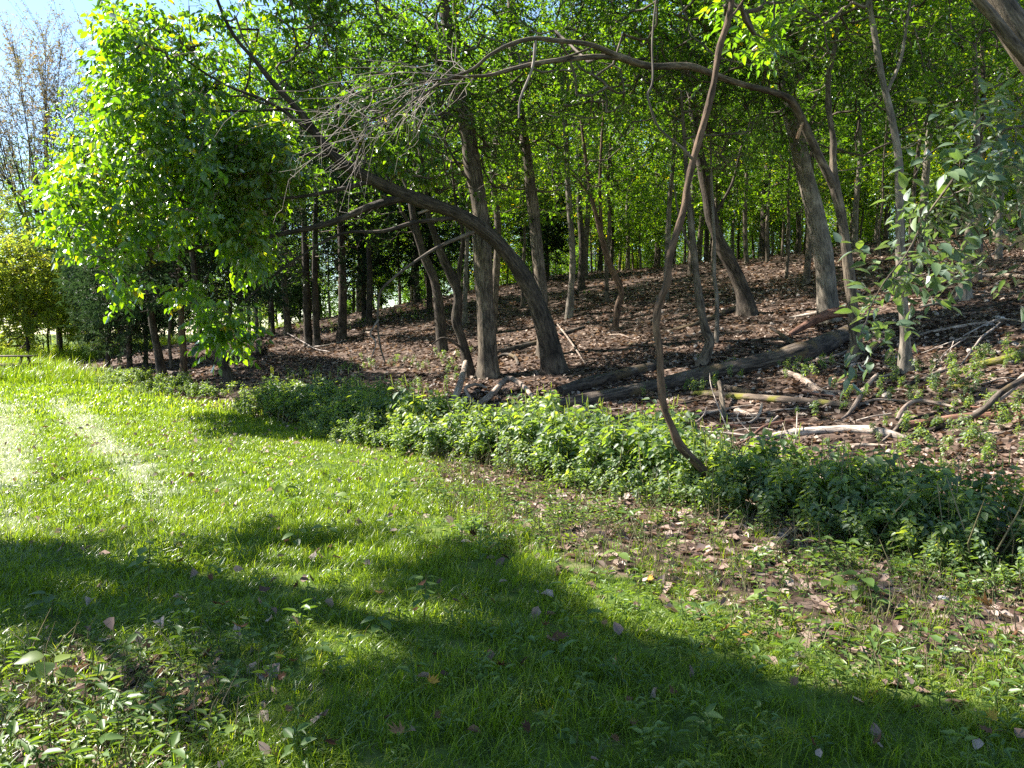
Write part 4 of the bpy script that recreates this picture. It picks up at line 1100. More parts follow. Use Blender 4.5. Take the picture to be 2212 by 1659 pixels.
for i, (x, y) in enumerate(ridge):
    TREE_XY.pop
    zone = 'left' if x < -.2 * y else ('middle' if x < .25 * y else 'right')
    put(tall[i % 5], x, y, rng.uniform(.8, 1.15), 'slender green forest tree crowded along the ridge, %s part of the wood' % zone, 'forest trees along the ridge')
leftw = rand_place(26, lambda x, y, s, t: 2.5 < s <= 26 and t > 19 and t < 62 and y > 28, 2.6)
for i, (x, y) in enumerate(leftw):
    if i % 3 == 0: put(cedar[i % 2], x, y, rng.uniform(.8, 1.2), 'dark evergreen in the shady left part of the wood', 'dark evergreens in the left wood')
    else: put(tall[i % 5], x, y, rng.uniform(.75, 1.05), 'leafy tree on the lower slope in the left part of the wood', 'trees of the lower left slope')
brush = rand_place(100, lambda x, y, s, t: s > 23 and y < 80 and t < 50 and y > 24, 1.4)
for i, (x, y) in enumerate(brush):
    put(low[i % 4], x, y, rng.uniform(.8, 1.4), 'bushy young tree with yellow green leaves along the ridge', 'young trees along the ridge')
MAINS = [(1198, 'arching tree'), (1057, 'straight forked trunk'), (1229, 'thin grey trunk'), (1329, 'reddish crooked tree'), (1440, 'bare sapling'), (1616, 'stout leaning trunk'), (1790, 'biggest trunk'), (1900, 'black ridge trunk'), (1955, 'smooth slim tree'), (2081, 'rooted grey tree'), (667, 'ivy clad trunk'), (497, 'black leaning trunk'), (395, 'scarred evergreen'), (820, 'dangling dead branch'), (955, 'dark curved trunk')]
def name_by_place(objs, what):
    box = {}
    for o in objs:
        px = float(project(np.array([o.location[:]]))[0][0]); m = min(MAINS, key=lambda q: abs(q[0] - px))
        box.setdefault(('left' if px < m[0] else 'right', m[1]), []).append(o)
    for (side, nm), L_ in box.items():
        L_.sort(key=lambda o: o.location.y); n = len(L_)
        for i, o in enumerate(L_):
            rank = {1: [''], 2: ['nearer ', 'farther '], 3: ['nearest ', 'middle ', 'farthest ']}.get(n, ['nearest '] + ['%s nearest ' % w for w in ('second', 'third', 'fourth', 'fifth', 'sixth', 'seventh')])
            o['label'] = rank[min(i, len(rank) - 1)] + what + (' seen just left of the ' if side == 'left' else ' seen just right of the ') + nm
name_by_place([o for o in bpy.data.objects if o.get('group') == 'trees of the lower left slope' and 'lower slope' in o['label']], 'leafy tree far down the slope')
name_by_place([o for o in bpy.data.objects if o.get('group') == 'dark evergreens in the left wood'], 'dark evergreen in the shady wood')
# left end of the track
for px, py, kd, sc_, lab in ((61, 784, 1, 1.15, 'yellowing tree with a short dark trunk behind the picnic table'), (132, 774, 0, .9, 'yellowing tree on a leaning dark trunk right of the picnic table'), (-30, 780, 2, 1.0, 'golden leaved tree cut by the left edge of the picture')):
    c = ground(px, py); put(gold[kd], c[0], c[1], sc_, lab, 'autumn trees beyond the track')
for px, py, kd, sc_, lab in ((235, 795, 0, .75, 'dark bushy evergreen where the grass track meets the wood'), (285, 800, 1, .8, 'dark evergreen behind the leftmost evergreen trunk'), (190, 760, 1, .75, 'evergreen half hidden behind the yellowing trees')):
    c = ground(px, py); put(cedar[kd], c[0], c[1], sc_, lab, 'evergreens at the end of the track')
deep = rand_place(46, lambda x, y, s, t: y > 58 and x < .0 * y and s > 0 and x > -.62 * y, 2.4)
for i, (x, y) in enumerate(deep):
    put(low[i % 4] if i % 2 else tall[i % 5], x, y, rng.uniform(1.0, 1.5) if i % 2 else rng.uniform(.6, .85), 'distant tree closing the view between the trunks of the left wood', 'far trees of the left wood')
for px, py, kd, sc_, lab in ((-70, 790, 1, .9, 'low golden bush like tree at the very left edge'), (105, 775, 1, .8, 'small yellow green tree between the two yellowing trees')):
    c = ground(px, py); put(gold[kd], c[0], c[1], sc_, lab, 'autumn trees beyond the track')
deep2 = rand_place(75, lambda x, y, s, t: y > 80 and s > 44, 2.8)
for i, (x, y) in enumerate(deep2):
    put(cedar[i % 2] if i % 7 == 0 else (tall[i % 5] if i % 2 else low[i % 4]), x, y, rng.uniform(.6, .8) if i % 2 else rng.uniform(1.1, 1.6), 'distant tree filling the gaps behind the ridge', 'far trees behind the ridge')
slim = rand_place(10, lambda x, y, s, t: 11 < s < 24 and 18 < y < 36 and x > -3, 2.2)
for i, (x, y) in enumerate(slim):
    put(tall[(2, 4, 0)[i % 3]], x, y, rng.uniform(.6, .8), 'slim trunk standing on the open slope', 'slim trunks on the open slope')
name_by_place([o for o in bpy.data.objects if o.get('group') == 'slim trunks on the open slope'], 'slim trunk on the open slope')
far_line = []
for i in range(16):
    y = rng.uniform(62, 95); x = -.66 * y + rng.uniform(-14, 16)
    put(tall[i % 5] if i % 3 else gold[2], x, y, rng.uniform(.55, .8), 'distant tree in the line beyond the picnic table', 'distant trees beyond the track')

# tangle of bare grey twigs on the end of the long arching arm
mb = MB()
s_nodes = [at(u, v, Lb[1] + d) for u, v, d in ((970, 170, -2.9), (924, 197, -3), (860, 235, -3.1), (1020, 165, -2.7), (870, 185, -3), (790, 200, -3.1), (780, 270, -3.2))]
for i in range(48):
    p = s_nodes[int(rng.integers(len(s_nodes)))] + rng.normal(0, .1, 3)
    d = norm(np.array([-1.0, -.15, -.35]) + rng.normal(0, .5, 3)); ln_ = rng.uniform(.5, 1.7)
    pts = [p]
    for u in range(4):
        d = norm(d + rng.normal(0, .28, 3) - np.array([0, 0, .08])); pts.append(pts[-1] + d * ln_ / 4)
        if rng.uniform() < .8:
            dd = norm(d + rng.normal(0, .7, 3)); l2 = rng.uniform(.2, .6)
            tube(mb, [pts[-1], pts[-1] + dd * l2 * .5 + rng.normal(0, .03, 3), pts[-1] + dd * l2], [.004, .003, .0015], 3, cap=False)
    tube(mb, pts, np.linspace(.006, .0015, 5), 3, cap=False)
tag(mb.build('bare_twigs', M['twig_pale'], Lroot, Lb, True), kind='stuff')

# ------------------------------------------------------------------ fallen wood
def fallen(name, label, path, mat, group=None, cat='log', k=10, rough=.12, lift=0.0, stubs=(), ends=None, hollow=False):
    P = []; R = []
    for q in path:
        px, py, w = q[:3]; up = q[3] if len(q) > 3 else 0
        gp = ground(px, py + w * .42)
        r = w * gp[1] / F / 2
        P.append(gp + np.array([0, 0, r * .6 + up])); R.append(r)
    P = np.array(P); b = ground(path[0][0], path[0][1] + path[0][2] * .42)
    root = thing(name, label, cat, b, group)
    q, r = catmull(P, R, 4)
    mb = MB(); tube(mb, q, r, k, rough, 0, seed=int(rng.integers(90)), cap=ends is None)
    mb.build('stem' if r.max() < .05 else 'trunk', M[mat], root, b, True)
    if ends is not None:
        for e, t in ((0, q[0] - q[1]), (-1, q[-1] - q[-2])):
            t = norm(t); u = norm(np.cross(t, [0, .3, 1])); w = np.cross(t, u); kk = 14; ang = np.arange(kk) / kk * 2 * PI
            ring = q[e] + r[e] * .97 * (np.cos(ang)[:, None] * u + np.sin(ang)[:, None] * w)
            inn = q[e] + t * .005 + r[e] * .6 * (np.cos(ang)[:, None] * u + np.sin(ang)[:, None] * w)
            cen = q[e] - t * r[e] * (1.2 if hollow else -.05)
            mb = MB(); V = np.vstack([ring + t * .003, inn, cen[None]]); i = np.arange(kk)
            mb.add(V, np.stack([i, (i + 1) % kk, kk + (i + 1) % kk, kk + i], -1), None)
            f = np.stack([kk + i, kk + (i + 1) % kk, np.full(kk, 2 * kk)], -1)
            mb.L.append(f.ravel()); mb.N.append(np.full(kk, 3)); mb.UV.append(np.tile(np.array([[0, 0], [.1, 0], [.05, .1]]), (kk, 1)))
            mb.build('cut_end', M[ends], root, b)
    for sp in stubs:
        SPp = []; SRr = []
        for qq in sp:
            px, py, w = qq[:3]; Yd = P[0][1] * 0 + qq[3]
            SPp.append(at(px, py, Yd)); SRr.append(w * Yd / F / 2)
        a_, b_ = catmull(np.array(SPp), np.array(SRr), 4)
        mb = MB(); tube(mb, a_, b_, 7, .1); mb.build('side_branch', M[mat], root, b, True)
    return root
g_ = lambda px, py: ground(px, py)[1]
G1 = 'fallen wood along the foot of the bank'
fallen('fallen_log', 'long thick dark log lying up the bank from the weeds to the biggest trunk',
       [(1108, 888, 24), (1200, 873, 28), (1304, 855, 30), (1420, 831, 32), (1520, 806, 36), (1641, 780, 44), (1725, 760, 48), (1790, 735, 46), (1835, 712, 34)], 'log', G1, k=18, rough=.1)
fallen('fallen_log', 'shorter dark log lying behind the long thick log',
       [(1212, 842, 20), (1270, 826, 26), (1330, 810, 27), (1400, 792, 22), (1440, 782, 14)], 'log', G1, k=12, rough=.16)
fallen('cut_log', 'short sawn log with a dark hollow end in front of the long thick log',
       [(1246, 882, 24), (1262, 890, 26), (1282, 896, 26)], 'deadwood', G1, k=14, rough=.05, ends='cutwood', hollow=True)
fallen('fallen_log', 'splintered rotten log piece leaning at the foot of the biggest trunk',
       [(1705, 722, 8), (1740, 712, 14, .1), (1790, 700, 22, .22), (1840, 690, 26, .2)], 'deadwood_red', G1, rough=.25)
fallen('fallen_branch', 'pale stick poking left at the foot of the biggest trunk',
       [(1705, 690, 4, .05), (1745, 688, 7, .1), (1790, 687, 8, .2)], 'deadwood_pale', G1, cat='branch', k=7)
fallen('fallen_branch', 'dark broken limb pointing left from the long log near the biggest trunk',
       [(1662, 733, 5, .25), (1690, 740, 8, .15), (1715, 747, 12, .05)], 'log', G1, cat='branch', k=7)
fallen('fallen_log', 'weathered grey brown log lying level below the long thick log',
       [(1495, 848, 12), (1540, 850, 16), (1612, 856, 17), (1690, 862, 17), (1770, 868, 15), (1855, 876, 11)], 'deadwood_moss', G1, k=12, rough=.15)
fallen('fallen_branch', 'dark plank like limb slanting down to the weathered level log',
       [(1529, 828, 9), (1580, 838, 14), (1625, 848, 12)], 'log', G1, cat='branch', k=8)
fallen('fallen_branch', 'grey limb curving right across the bank above the weathered level log',
       [(1690, 800, 12), (1730, 815, 14), (1760, 836, 14), (1785, 846, 12), (1820, 846, 9)], 'deadwood', G1, cat='branch', k=9)
fallen('dead_stub', 'upright crooked grey stub standing before the weathered level log',
       [(1568, 905, 8), (1563, 892, 11, .03), (1559, 882, 11, .12), (1556, 872, 10, .2), (1553, 862, 9, .26)], 'bark', G1, cat='branch', k=8)
fallen('fallen_branch', 'short split grey limb right of the crooked stub',
       [(1590, 884, 9), (1612, 892, 10), (1632, 902, 12)], 'deadwood', G1, cat='branch', k=7)
fallen('fallen_branch', 'brown limb end lying left of the crooked stub',
       [(1482, 904, 7), (1510, 895, 10), (1552, 887, 12)], 'deadwood', G1, cat='branch', k=7)
fallen('fallen_branch', 'curled dark branch on the ground below the crooked stub',
       [(1530, 921, 5), (1570, 915, 6), (1620, 912, 7), (1640, 902, 7, .06), (1645, 893, 5, .14)], 'deadwood', G1, cat='branch', k=7)
fallen('fallen_branch', 'brown diagonal branch resting against the right end of the weathered level log',
       [(1802, 911, 6), (1830, 896, 8), (1852, 878, 10, .08), (1876, 852, 10, .16), (1894, 838, 8, .2)], 'deadwood', G1, cat='branch', k=8)
fallen('fallen_log', 'bleached white log lying in the sunny litter behind the weeds',
       [(1600, 953, 10), (1660, 944, 13), (1712, 933, 17), (1775, 929, 18), (1840, 924, 19), (1890, 929, 18), (1930, 938, 15), (1960, 946, 9)], 'deadwood_pale', G1, k=12, rough=.2)
fallen('fallen_branch', 'thin brown pole lying over the left end of the bleached log',
       [(1560, 972, 5), (1610, 961, 6, .05), (1652, 940, 7, .12), (1700, 930, 7, .12), (1745, 922, 6, .1)], 'deadwood_red', G1, cat='branch', k=7)
fallen('fallen_log', 'red brown log running to the right edge behind the bleached log',
       [(1900, 935, 11), (1965, 916, 17), (2040, 905, 19), (2110, 897, 19), (2180, 895, 18), (2260, 892, 18)], 'deadwood_red', G1, k=12, rough=.12)
fallen('fallen_branch', 'curved brown branch bowing over the red brown log',
       [(1938, 914, 10, .05), (1952, 902, 11, .12), (1975, 894, 11, .16), (2010, 892, 9, .14), (2062, 897, 6, .1)], 'deadwood', G1, cat='branch', k=8)
fallen('fallen_branch', 'pale forked stick propped below the curved brown branch',
       [(1905, 953, 6), (1925, 942, 7, .03), (1942, 930, 7, .08), (1953, 919, 6, .14)], 'deadwood', G1, cat='branch', k=7)
fallen('fallen_branch', 'dark bough rising to the right edge over the red brown log',
       [(1985, 938, 8), (2040, 922, 11, .03), (2110, 912, 13, .1), (2160, 893, 13, .25), (2230, 868, 12, .35)], 'log', G1, cat='branch', k=9)
fallen('fallen_branch', 'sunlit pale bough reaching in from the right edge',
       [(2100, 893, 7), (2140, 879, 11, .05), (2175, 868, 13, .12), (2205, 855, 14, .22), (2240, 838, 14, .3)], 'deadwood_pale', G1, cat='branch', k=9)
fallen('fallen_log', 'split mossy topped log pointing left in the green patch at the right edge',
       [(2050, 832, 8), (2085, 834, 12), (2130, 842, 14), (2180, 850, 16), (2250, 858, 18)], 'deadwood_moss', G1, k=11, rough=.15)
fallen('fallen_log', 'mossy yellow green log at the right edge above the green patch',
       [(2085, 790, 10), (2130, 783, 16), (2170, 775, 22), (2250, 750, 34)], 'deadwood_moss', G1, k=13, rough=.12)
fallen('fallen_branch', 'long dark pole lying level at the foot of the smooth slim tree',
       [(1790, 832, 5), (1850, 825, 6), (1900, 818, 7), (1960, 812, 7), (2020, 807, 5)], 'log', G1, cat='branch', k=7)
fallen('fallen_branch', 'short thick pole slanting right below the smooth slim tree',
       [(1990, 820, 9), (2015, 808, 10), (2045, 797, 9), (2075, 788, 6)], 'deadwood', G1, cat='branch', k=7)
fallen('fallen_branch', 'thin straight pole on the bank below the forked tree',
       [(1700, 795, 4), (1750, 783, 6), (1790, 773, 7), (1830, 758, 6)], 'deadwood', G1, cat='branch', k=7)
fallen('fallen_branch', 'long curved grey limb lying high on the bank right of the smooth slim tree',
       [(1975, 726, 7), (2010, 717, 8), (2060, 707, 8), (2110, 698, 6), (2175, 693, 4)], 'deadwood', G1, cat='branch', k=7)
fallen('fallen_branch', 'orange brown rotten chunk lying just behind the weeds',
       [(1612, 992, 12), (1635, 984, 13), (1662, 977, 9)], 'cutwood', G1, cat='branch', k=8)
fallen('fallen_branch', 'grey limb lying level below the bleached log',
       [(1740, 984, 5), (1800, 966, 8), (1870, 960, 9), (1935, 964, 5)], 'deadwood', G1, cat='branch', k=7)
fallen('fallen_branch', 'thin dark stick slanting down from the orange brown chunk',
       [(1650, 948, 4), (1680, 966, 6), (1720, 975, 5), (1745, 985, 3)], 'deadwood_red', G1, cat='branch', k=6)
fallen('fallen_branch', 'arched limb rising from the ground left of the long thick log',
       [(1022, 880, 13), (1060, 862, 13, .08), (1097, 842, 13, .22), (1130, 850, 11, .15), (1155, 868, 9, .05), (1178, 882, 7)], 'deadwood', G1, cat='branch', k=9)
fallen('dead_stub', 'forked broken limb propped upright beside the weeds left of the arched limb',
       [(973, 884, 15), (985, 868, 15, .12), (998, 848, 14, .3), (1006, 828, 10, .45)], 'deadwood', G1, cat='branch', k=9,
       stubs=[[(1004, 840, 8, 13.4), (1014, 858, 8, 13.3), (1024, 873, 6, 13.2)], [(1004, 838, 8, 13.4), (1028, 830, 7, 13.4), (1052, 838, 4, 13.4)]])
fallen('fallen_log', 'black log lying across the slope behind the arching tree',
       [(1065, 763, 12), (1110, 752, 14), (1167, 737, 11)], 'log', 'fallen wood up the slope', k=9)
fallen('fallen_branch', 'dark limb up the slope right of the arching tree',
       [(1200, 724, 10), (1230, 716, 11), (1262, 706, 7)], 'log', 'fallen wood up the slope', cat='branch', k=8)
fallen('fallen_branch', 'thin stick leaning down the slope from the arching trunk',
       [(1204, 727, 4, .35), (1230, 752, 4, .2), (1265, 786, 4)], 'deadwood', 'fallen wood up the slope', cat='branch', k=6)
fallen('fallen_branch', 'bowed dark branch between the straight trunk and the arching tree',
       [(1068, 776, 7), (1090, 770, 8, .06), (1112, 775, 8, .05), (1120, 788, 6)], 'log', 'fallen wood up the slope', cat='branch', k=7)
fallen('fallen_log', 'long dark limb on the shady floor right of the black leaning trunk',
       [(470, 837, 4), (540, 832, 7), (600, 822, 8), (650, 812, 8), (700, 802, 5)], 'log', 'fallen wood up the slope', k=8)
fallen('fallen_log', 'dark log lying between the evergreens at the left edge of the wood',
       [(300, 806, 5), (345, 800, 7), (380, 806, 9), (420, 800, 6)], 'log', 'fallen wood up the slope', k=8)
fallen('fallen_log', 'dark log high on the slope below the black ridge trunk',
       [(1440, 715, 6), (1500, 700, 9), (1590, 664, 12), (1640, 655, 9)], 'log', 'fallen wood up the slope', k=8)
fallen('fallen_log', 'pale log lying on the top of the bank at the right edge',
       [(2030, 605, 7), (2090, 598, 10), (2160, 594, 11), (2250, 600, 12)], 'deadwood', 'fallen wood up the slope', k=9)
fallen('stump', 'short black stump on the dark floor of the left wood', [(560, 764, 14), (560, 758, 14, .12), (560, 750, 13, .3), (560, 745, 11, .42)], 'bark_dark', 'fallen wood up the slope', cat='stump', k=10)
# fan of dry branches on the right bank
def dry_fan(label, start, dirs, mat='deadwood_pale', n=9):
    b = ground(*start); root = thing('fallen_branch', label, 'branch', b, 'fallen wood up the slope')
    for path in dirs:
        P = []; R = []
        for (px, py, w, up) in path:
            gp = ground(px, py) + np.array([0, 0, up + .02]); P.append(gp); R.append(w * gp[1] / F / 2)
        q, r = catmull(np.array(P), np.array(R), 4); mb = MB(); tube(mb, q, r, 6, .1); mb.build('side_branch', M[mat], root, b, True)
dry_fan('fan of pale dry branches spread on the right bank', (2120, 750),
    [[(2075, 792, 3, 0), (2105, 765, 4, .1), (2122, 750, 5, .15), (2145, 728, 4, .12), (2160, 712, 3, .1)],
     [(2122, 750, 4, .15), (2075, 750, 3, .12), (2010, 765, 2, .05), (1990, 768, 1.5, .02)],
     [(2090, 748, 3, .13), (2045, 770, 2.5, .06), (2012, 806, 2, 0)],
     [(2060, 752, 2.4, .1), (2050, 775, 2, .05), (2040, 800, 1.5, 0)],
     [(2080, 735, 3, .05), (2130, 715, 4, .1), (2165, 706, 4, .12), (2230, 712, 4, .08)]])
dry_fan('tangle of thin bleached sticks beside the bleached log', (1600, 930),
    [[(1575, 938, 3, 0), (1553, 905, 3, .12), (1535, 880, 2, .3), (1532, 866, 1.5, .4)], [(1621, 938, 3, 0), (1602, 926, 2.6, .04), (1592, 918, 2, .08), (1597, 912, 1.5, .12)],
     [(1480, 935, 6, 0), (1560, 942, 6, .02), (1640, 950, 5, .02)], [(1500, 922, 3, .02), (1520, 915, 3, .1), (1525, 908, 2, .16)], [(1650, 936, 3, .02), (1680, 918, 4, .1)],
     [(1570, 940, 3, .02), (1640, 936, 3, .05), (1720, 948, 3, .02)], [(1715, 962, 2.5, 0), (1720, 948, 2.5, .1), (1721, 930, 2, .22)], [(1705, 958, 2, 0), (1690, 938, 2, .12)], [(1850, 912, 4, 0), (1885, 908, 4, .03), (1925, 902, 4, .03)]])
dry_fan('thin bare branch lying on the dark floor under the drooping leaves', (660, 745),
    [[(615, 722, 2, .1), (650, 745, 3, .15), (680, 760, 2.6, .1), (712, 764, 2, .05)], [(650, 745, 2, .15), (690, 738, 2, .25), (705, 745, 1.4, .2)], [(680, 745, 1.6, .2), (700, 735, 1.4, .3)]], mat='twig_pale')

r2 = np.random.default_rng(31)
for i in range(44):
    if i < 30: px, py = r2.uniform(1120, 2180), r2.uniform(830, 970)
    else: px, py = r2.uniform(650, 2180), r2.uniform(700, 830)
    if i < 30 and py > 900 + (px - 1120) * .06: py -= 40
    ln_ = r2.uniform(50, 170) * (.6 if i >= 30 else 1); a_ = r2.normal(0.0, .28); w_ = r2.uniform(2.5, 8)
    path = [(px + ln_ * u * math.cos(a_), py + ln_ * u * math.sin(a_) * .6 + r2.normal(0, 3), w_ * (1 - .6 * u), abs(r2.normal(0, .02))) for u in (0, .35, .7, 1)]
    fallen('fallen_branch', 'broken stick lying loose among the fallen wood' if i < 30 else 'dark broken stick lying on the leafy slope', path, ('deadwood', 'log', 'deadwood_red', 'deadwood', 'deadwood_pale')[i % 5], 'loose sticks on the bank', cat='branch', k=6)

# ------------------------------------------------------------------ picnic table at the far left
def box(mb, c, sx, sy, sz, rz=0, rx=0):
    V = np.array([(x, y, z) for x in (-.5, .5) for y in (-.5, .5) for z in (-.5, .5)]) * [sx, sy, sz]
    cr_, sr = math.cos(rx), math.sin(rx); V = V @ np.array([[1, 0, 0], [0, cr_, sr], [0, -sr, cr_]])
    V = V + np.asarray(c)
    mb.add(V, [(0, 1, 3, 2), (4, 6, 7, 5), (0, 4, 5, 1), (2, 3, 7, 6), (0, 2, 6, 4), (1, 5, 7, 3)], np.tile([[0, 0], [.15, 0], [.15, 1], [0, 1]], (6, 1)))
tb = at(12, 768, 27.0); tb[2] = height(tb[0], tb[1])
root = thing('picnic_table', 'dark weathered picnic table in tall grass at the far left edge', 'picnic table', tb)
root.rotation_euler = (0, 0, math.radians(8))
for y_, z_, nm in [(-.28, .74, 'plank'), (-.14, .74, 'plank'), (0, .74, 'plank'), (.14, .74, 'plank'), (.28, .74, 'plank'), (-.72, .44, 'seat_plank'), (-.58, .44, 'seat_plank'), (.58, .44, 'seat_plank'), (.72, .44, 'seat_plank')]:
    mb = MB(); box(mb, (0, y_, z_), 1.83 if nm == 'plank' else 1.7, .13, .045); mb.build(nm, M['deadwood'], root)
for x_ in (-.62, .62):
    for sg in (-1, 1):
        mb = MB(); box(mb, (x_, sg * .42, .36), .05, .09, .86, rx=sg * .5); mb.build('leg', M['deadwood'], root)
    mb = MB(); box(mb, (x_ + .055, 0, .39), .045, 1.5, .09); mb.build('crossbar', M['deadwood'], root)

# ------------------------------------------------------------------ single fallen leaves, stones, seedlings in front
def lobed_leaf(seed):
    r_ = np.random.default_rng(seed); mb = MB()
    tips = [(-100, .55), (-62, .78), (-25, .9), (0, 1.0), (25, .9), (62, .78), (100, .55)]
    pts = []
    for i, (a_, l) in enumerate(tips):
        pts.append((math.radians(90 - a_), l * r_.uniform(.85, 1.1)))
        if i < len(tips) - 1: pts.append((math.radians(90 - (a_ + tips[i + 1][0]) / 2), l * r_.uniform(.48, .62)))
    pts.append((math.radians(90 - 170), .2)); pts.append((math.radians(90 + 170), .2))
    V = [(0, 0, 0)] + [(r * math.cos(a_) * .55, r * math.sin(a_) * .55, 0) for a_, r in pts]
    V = np.array(V); cx_, cy_ = r_.uniform(.2, 1.6), r_.uniform(-.6, 1.4)
    V[:, 2] = cx_ * V[:, 0] ** 2 + cy_ * V[:, 1] ** 2 + r_.normal(0, .03, len(V)) + .05
    m_ = len(pts)
    mb.add(V, [(0, 1 + (i + 1) % m_, 1 + i) for i in range(m_)], None, .5)
    tube(mb, [(0, -.05, .05), (.02, -.3, .07), (.0, -.55, .12)], [.012, .01, .008], 4, cap=False)
    return mb
LOB = {}
def fl_mesh(v, t):
    if (v, t) not in LOB:
        mb = lobed_leaf(v); mb.T = [np.full(len(a_), t) for a_ in mb.T]; LOB[(v, t)] = mb.mesh('fallen_leaf', M['fallen'])
    return LOB[(v, t)]
shade = 'dry brown leaf lying in the shaded near grass'
FL = [(385, 1241, 36, .2, 'dark brown leaf under the tall seedling at the left of the shade'), (475, 1341, 52, .45, 'large tan lobed leaf lying on the worn line of the track'), (520, 1388, 44, .5, 'upturned tan pointed leaf just below the large tan leaf'), (445, 1451, 40, .3, 'curled brown leaf standing on edge in the left shade'),
      (600, 1451, 26, .95, 'yellow curled leaf among the shaded grass left of centre'), (635, 1461, 30, .55, 'narrow tan leaf right beside the yellow curled leaf'), (605, 1498, 28, .4, None), (575, 1493, 26, .4, None), (168, 1476, 34, .6, 'pale pinkish leaf between the two big leaved seedlings at the lower left'), (400, 1578, 44, .3, 'brown leaf with a pointed lobe in the lower left grass'),
      (710, 1643, 40, .08, 'blackish leaf at the bottom edge of the picture'), (868, 1626, 48, .75, 'long twisted yellow brown leaf at the bottom edge'), (930, 1511, 40, .9, 'orange upright leaf in the middle of the shaded grass'), (1085, 1476, 46, .35, 'folded brown leaf in the grass below the big brown leaf'), (910, 1471, 28, .6, None), (620, 1568, 30, .6, None), (655, 1586, 28, .35, None), (320, 1431, 30, .5, None),
      (1022, 1178, 30, .3, 'red brown leaf standing on the sun and shade line above centre'), (642, 1293, 30, .3, None), (675, 1281, 28, .4, None), (907, 1291, 34, .25, 'brown leaf tucked behind the seedling in the middle shade'), (822, 1306, 26, .8, 'small orange leaf left of the middle seedling'), (1065, 1326, 24, .5, None), (950, 1583, 28, .45, None), (830, 1588, 24, .4, None), (455, 1276, 26, .4, None),
      (1183, 1381, 30, .6, 'flat pinkish leaf lying above the big brown leaf'), (1201, 1408, 54, .3, 'big brown curled leaf at the dark edge of the shade'), (1306, 1376, 26, .75, None), (1328, 1466, 36, .6, 'tan leaf lying on the bare brown patch at the shade edge'), (1561, 1398, 46, .75, 'broad tan leaf in the sunny grass right of the shade edge'), (1611, 1401, 32, .8, 'smaller rounded tan leaf right of the broad tan leaf'), (1716, 1511, 32, .65, 'tan leaf at the shade edge toward the right'),
      (1341, 1253, 32, .5, 'reddish leaf in the sunny herbs right of centre'), (1403, 1276, 22, .92, 'small orange yellow leaf in the sunny grass right of centre'), (1456, 1526, 30, .4, None), (1356, 1548, 28, .5, None), (1141, 1611, 40, .12, 'very dark leaf in the near grass at the bottom centre'), (1328, 1631, 28, .6, None), (1366, 1601, 26, .45, None), (2141, 1591, 32, .97, 'yellow leaf in the lower right corner'), (2136, 1620, 36, .45, 'large brown leaf below the yellow leaf in the corner'),
      (1976, 1566, 28, .2, None), (2131, 1341, 58, .75, 'big tan curled leaf in the sunny herbs at the right'), (2191, 1411, 40, .35, 'red brown leaf at the right edge'), (1891, 1646, 32, .4, None), (1756, 1646, 28, .4, None), (1681, 1411, 34, .45, 'brown leaf standing among the sunny herbs'), (103, 935, 20, .35, 'brown lobed leaf standing in the sunny grass between the tracks'), (320, 1076, 18, .25, 'dark leaf lying on the pale dry track'), (70, 950, 14, .3, None), (282, 1010, 12, .3, None)]
for i, (px, py, sz, t, lab) in enumerate(FL):
    p = ground(px, py)
    o = bpy.data.objects.new('fallen_leaf', fl_mesh(i % 7, t)); COL.objects.link(o)
    s_ = sz * np.linalg.norm(p - [0, 0, CAMZ]) / F
    o.location = (p[0], p[1], p[2] + .055 + s_ * .2)
    o.rotation_euler = (rng.normal(.35, .4), rng.normal(0, .4), rng.uniform(0, 2 * PI)); o.scale = (s_,) * 3
    tag(o, lab or (shade if py > 1150 else 'small brown leaf lying in the sunlit grass between the tracks'), 'leaf', 'fallen leaves on the grass')
for (px, py, sz, lab, mt) in ((1657, 1190, 24, 'small white stone at the foot of the dark weeds', 'stone_pale'), (2037, 1300, 34, 'pale flat stone in the sunny herbs at the right', 'stone_pale'), (1915, 860, 30, 'yellowish mossy rock right of the diagonal brown branch', 'stone'), (1830, 772, 18, 'grey stone below the forked tree', 'stone_pale'), (1810, 795, 12, 'small grey stone on the bank left of the smooth slim tree', 'stone'), (1470, 905, 14, 'grey stone by the leaning sapling', 'stone'),
                             (2165, 690, 16, 'pale stone high on the bank at the right edge', 'stone_pale'), (2130, 705, 14, 'pale stone beside the dry branches on the right bank', 'stone_pale')):
    p = ground(px, py); s_ = sz * p[1] / F / 2
    mb = stone(); o = mb.build('rock', M[mt], None); o.location = (p[0], p[1], p[2] + s_ * .3); o.scale = (s_ * 1.1, s_, s_ * .9); o.rotation_euler = (0.2, .1, rng.uniform(0, 6)); tag(o, lab, 'rock')

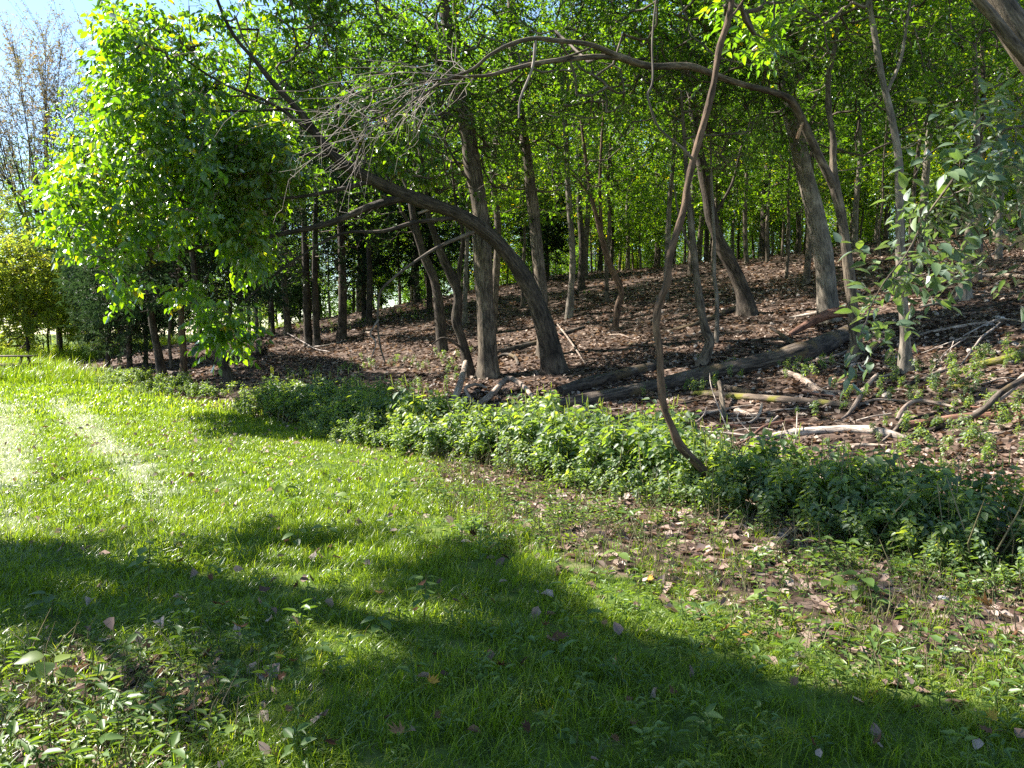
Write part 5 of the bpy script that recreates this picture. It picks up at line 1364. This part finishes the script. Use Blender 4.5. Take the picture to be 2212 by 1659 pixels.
def seedling(px, py, nl, h, L, tint, label, wr=.62, tilt=.25):
    b = ground(px, py); root = thing('seedling', label, 'seedling', b, 'broad leaved seedlings in the grass')
    mb = MB(); tube(mb, [(0, 0, -.02), (.01, 0, h * .5), (.015, .01, h)], [.004, .0032, .002], 5, cap=False, tint=.3); mb.build('stem', M['stalk'], root); L = L * .8
    for i in range(nl):
        a_ = i * 2.35 + rng.normal(0, .3) + px; z = h * (1 - .55 * i / max(nl, 1)); l = L * rng.uniform(.75, 1.1)
        A = norm(np.array([math.cos(a_), math.sin(a_), rng.uniform(-.1, tilt)])); N = np.array([0, 0, 1.0]) + rng.normal(0, .22, 3)
        single_leaves(root, np.zeros(3), (np.array([[A[0] * .02, A[1] * .02, z]]), A[None], N[None], np.array([l]), np.array([l * wr]), np.array([np.clip(rng.normal(tint, .1), 0, 1)])), M['herb'], [0], wr)
for a_ in ((110, 1500, 5, .17, .14, .75, 'big pale leaved seedling in the lower left corner'), (235, 1495, 4, .13, .13, .95, 'yellow green seedling right of the big pale one in the lower left'), (320, 1300, 12, .36, .12, .55, 'tallest seedling with white lit leaves standing in the left shade'), (110, 1345, 7, .16, .13, .3, 'dark green seedling in the left shade above the corner'),
           (915, 1345, 9, .26, .11, .3, 'grey green seedling in the middle of the shaded grass'), (640, 1190, 6, .16, .12, .4, 'seedling at the upper edge of the shade left of centre'), (705, 1175, 7, .14, .12, .4, 'spreading seedling right of the one at the upper shade edge'), (615, 1075, 5, .14, .16, .85, 'bright sunlit seedling in the open grass left of centre'), (755, 1105, 7, .16, .13, .7, 'sunlit leafy seedling above the spreading shaded one'),
           (1240, 1622, 5, .07, .075, .4, 'four leaved seedling in the near grass at the bottom centre'), (1335, 1228, 5, .12, .12, .8, 'yellow green seedling in the sun right of centre'), (1650, 1330, 8, .15, .12, .6, 'leafy seedling among the sunny herbs'), (1860, 1310, 8, .2, .14, .6, 'seedling with large leaves among the herbs at the right'), (1790, 1290, 6, .13, .12, .65, 'seedling left of the large leaved one at the right'), (850, 1090, 6, .15, .12, .8, 'sunlit seedling where the grass meets the weeds'), (920, 1060, 6, .2, .1, .8, 'upright sunlit seedling beside the weeds'),
           (690, 1430, 6, .08, .08, .3, 'small dark seedling in the shaded grass left of centre'), (520, 1610, 5, .09, .1, .6, 'slim seedling in the lower left grass'), (820, 1375, 5, .1, .1, .3, 'small grey green seedling left of the middle one')):
    seedling(*a_)
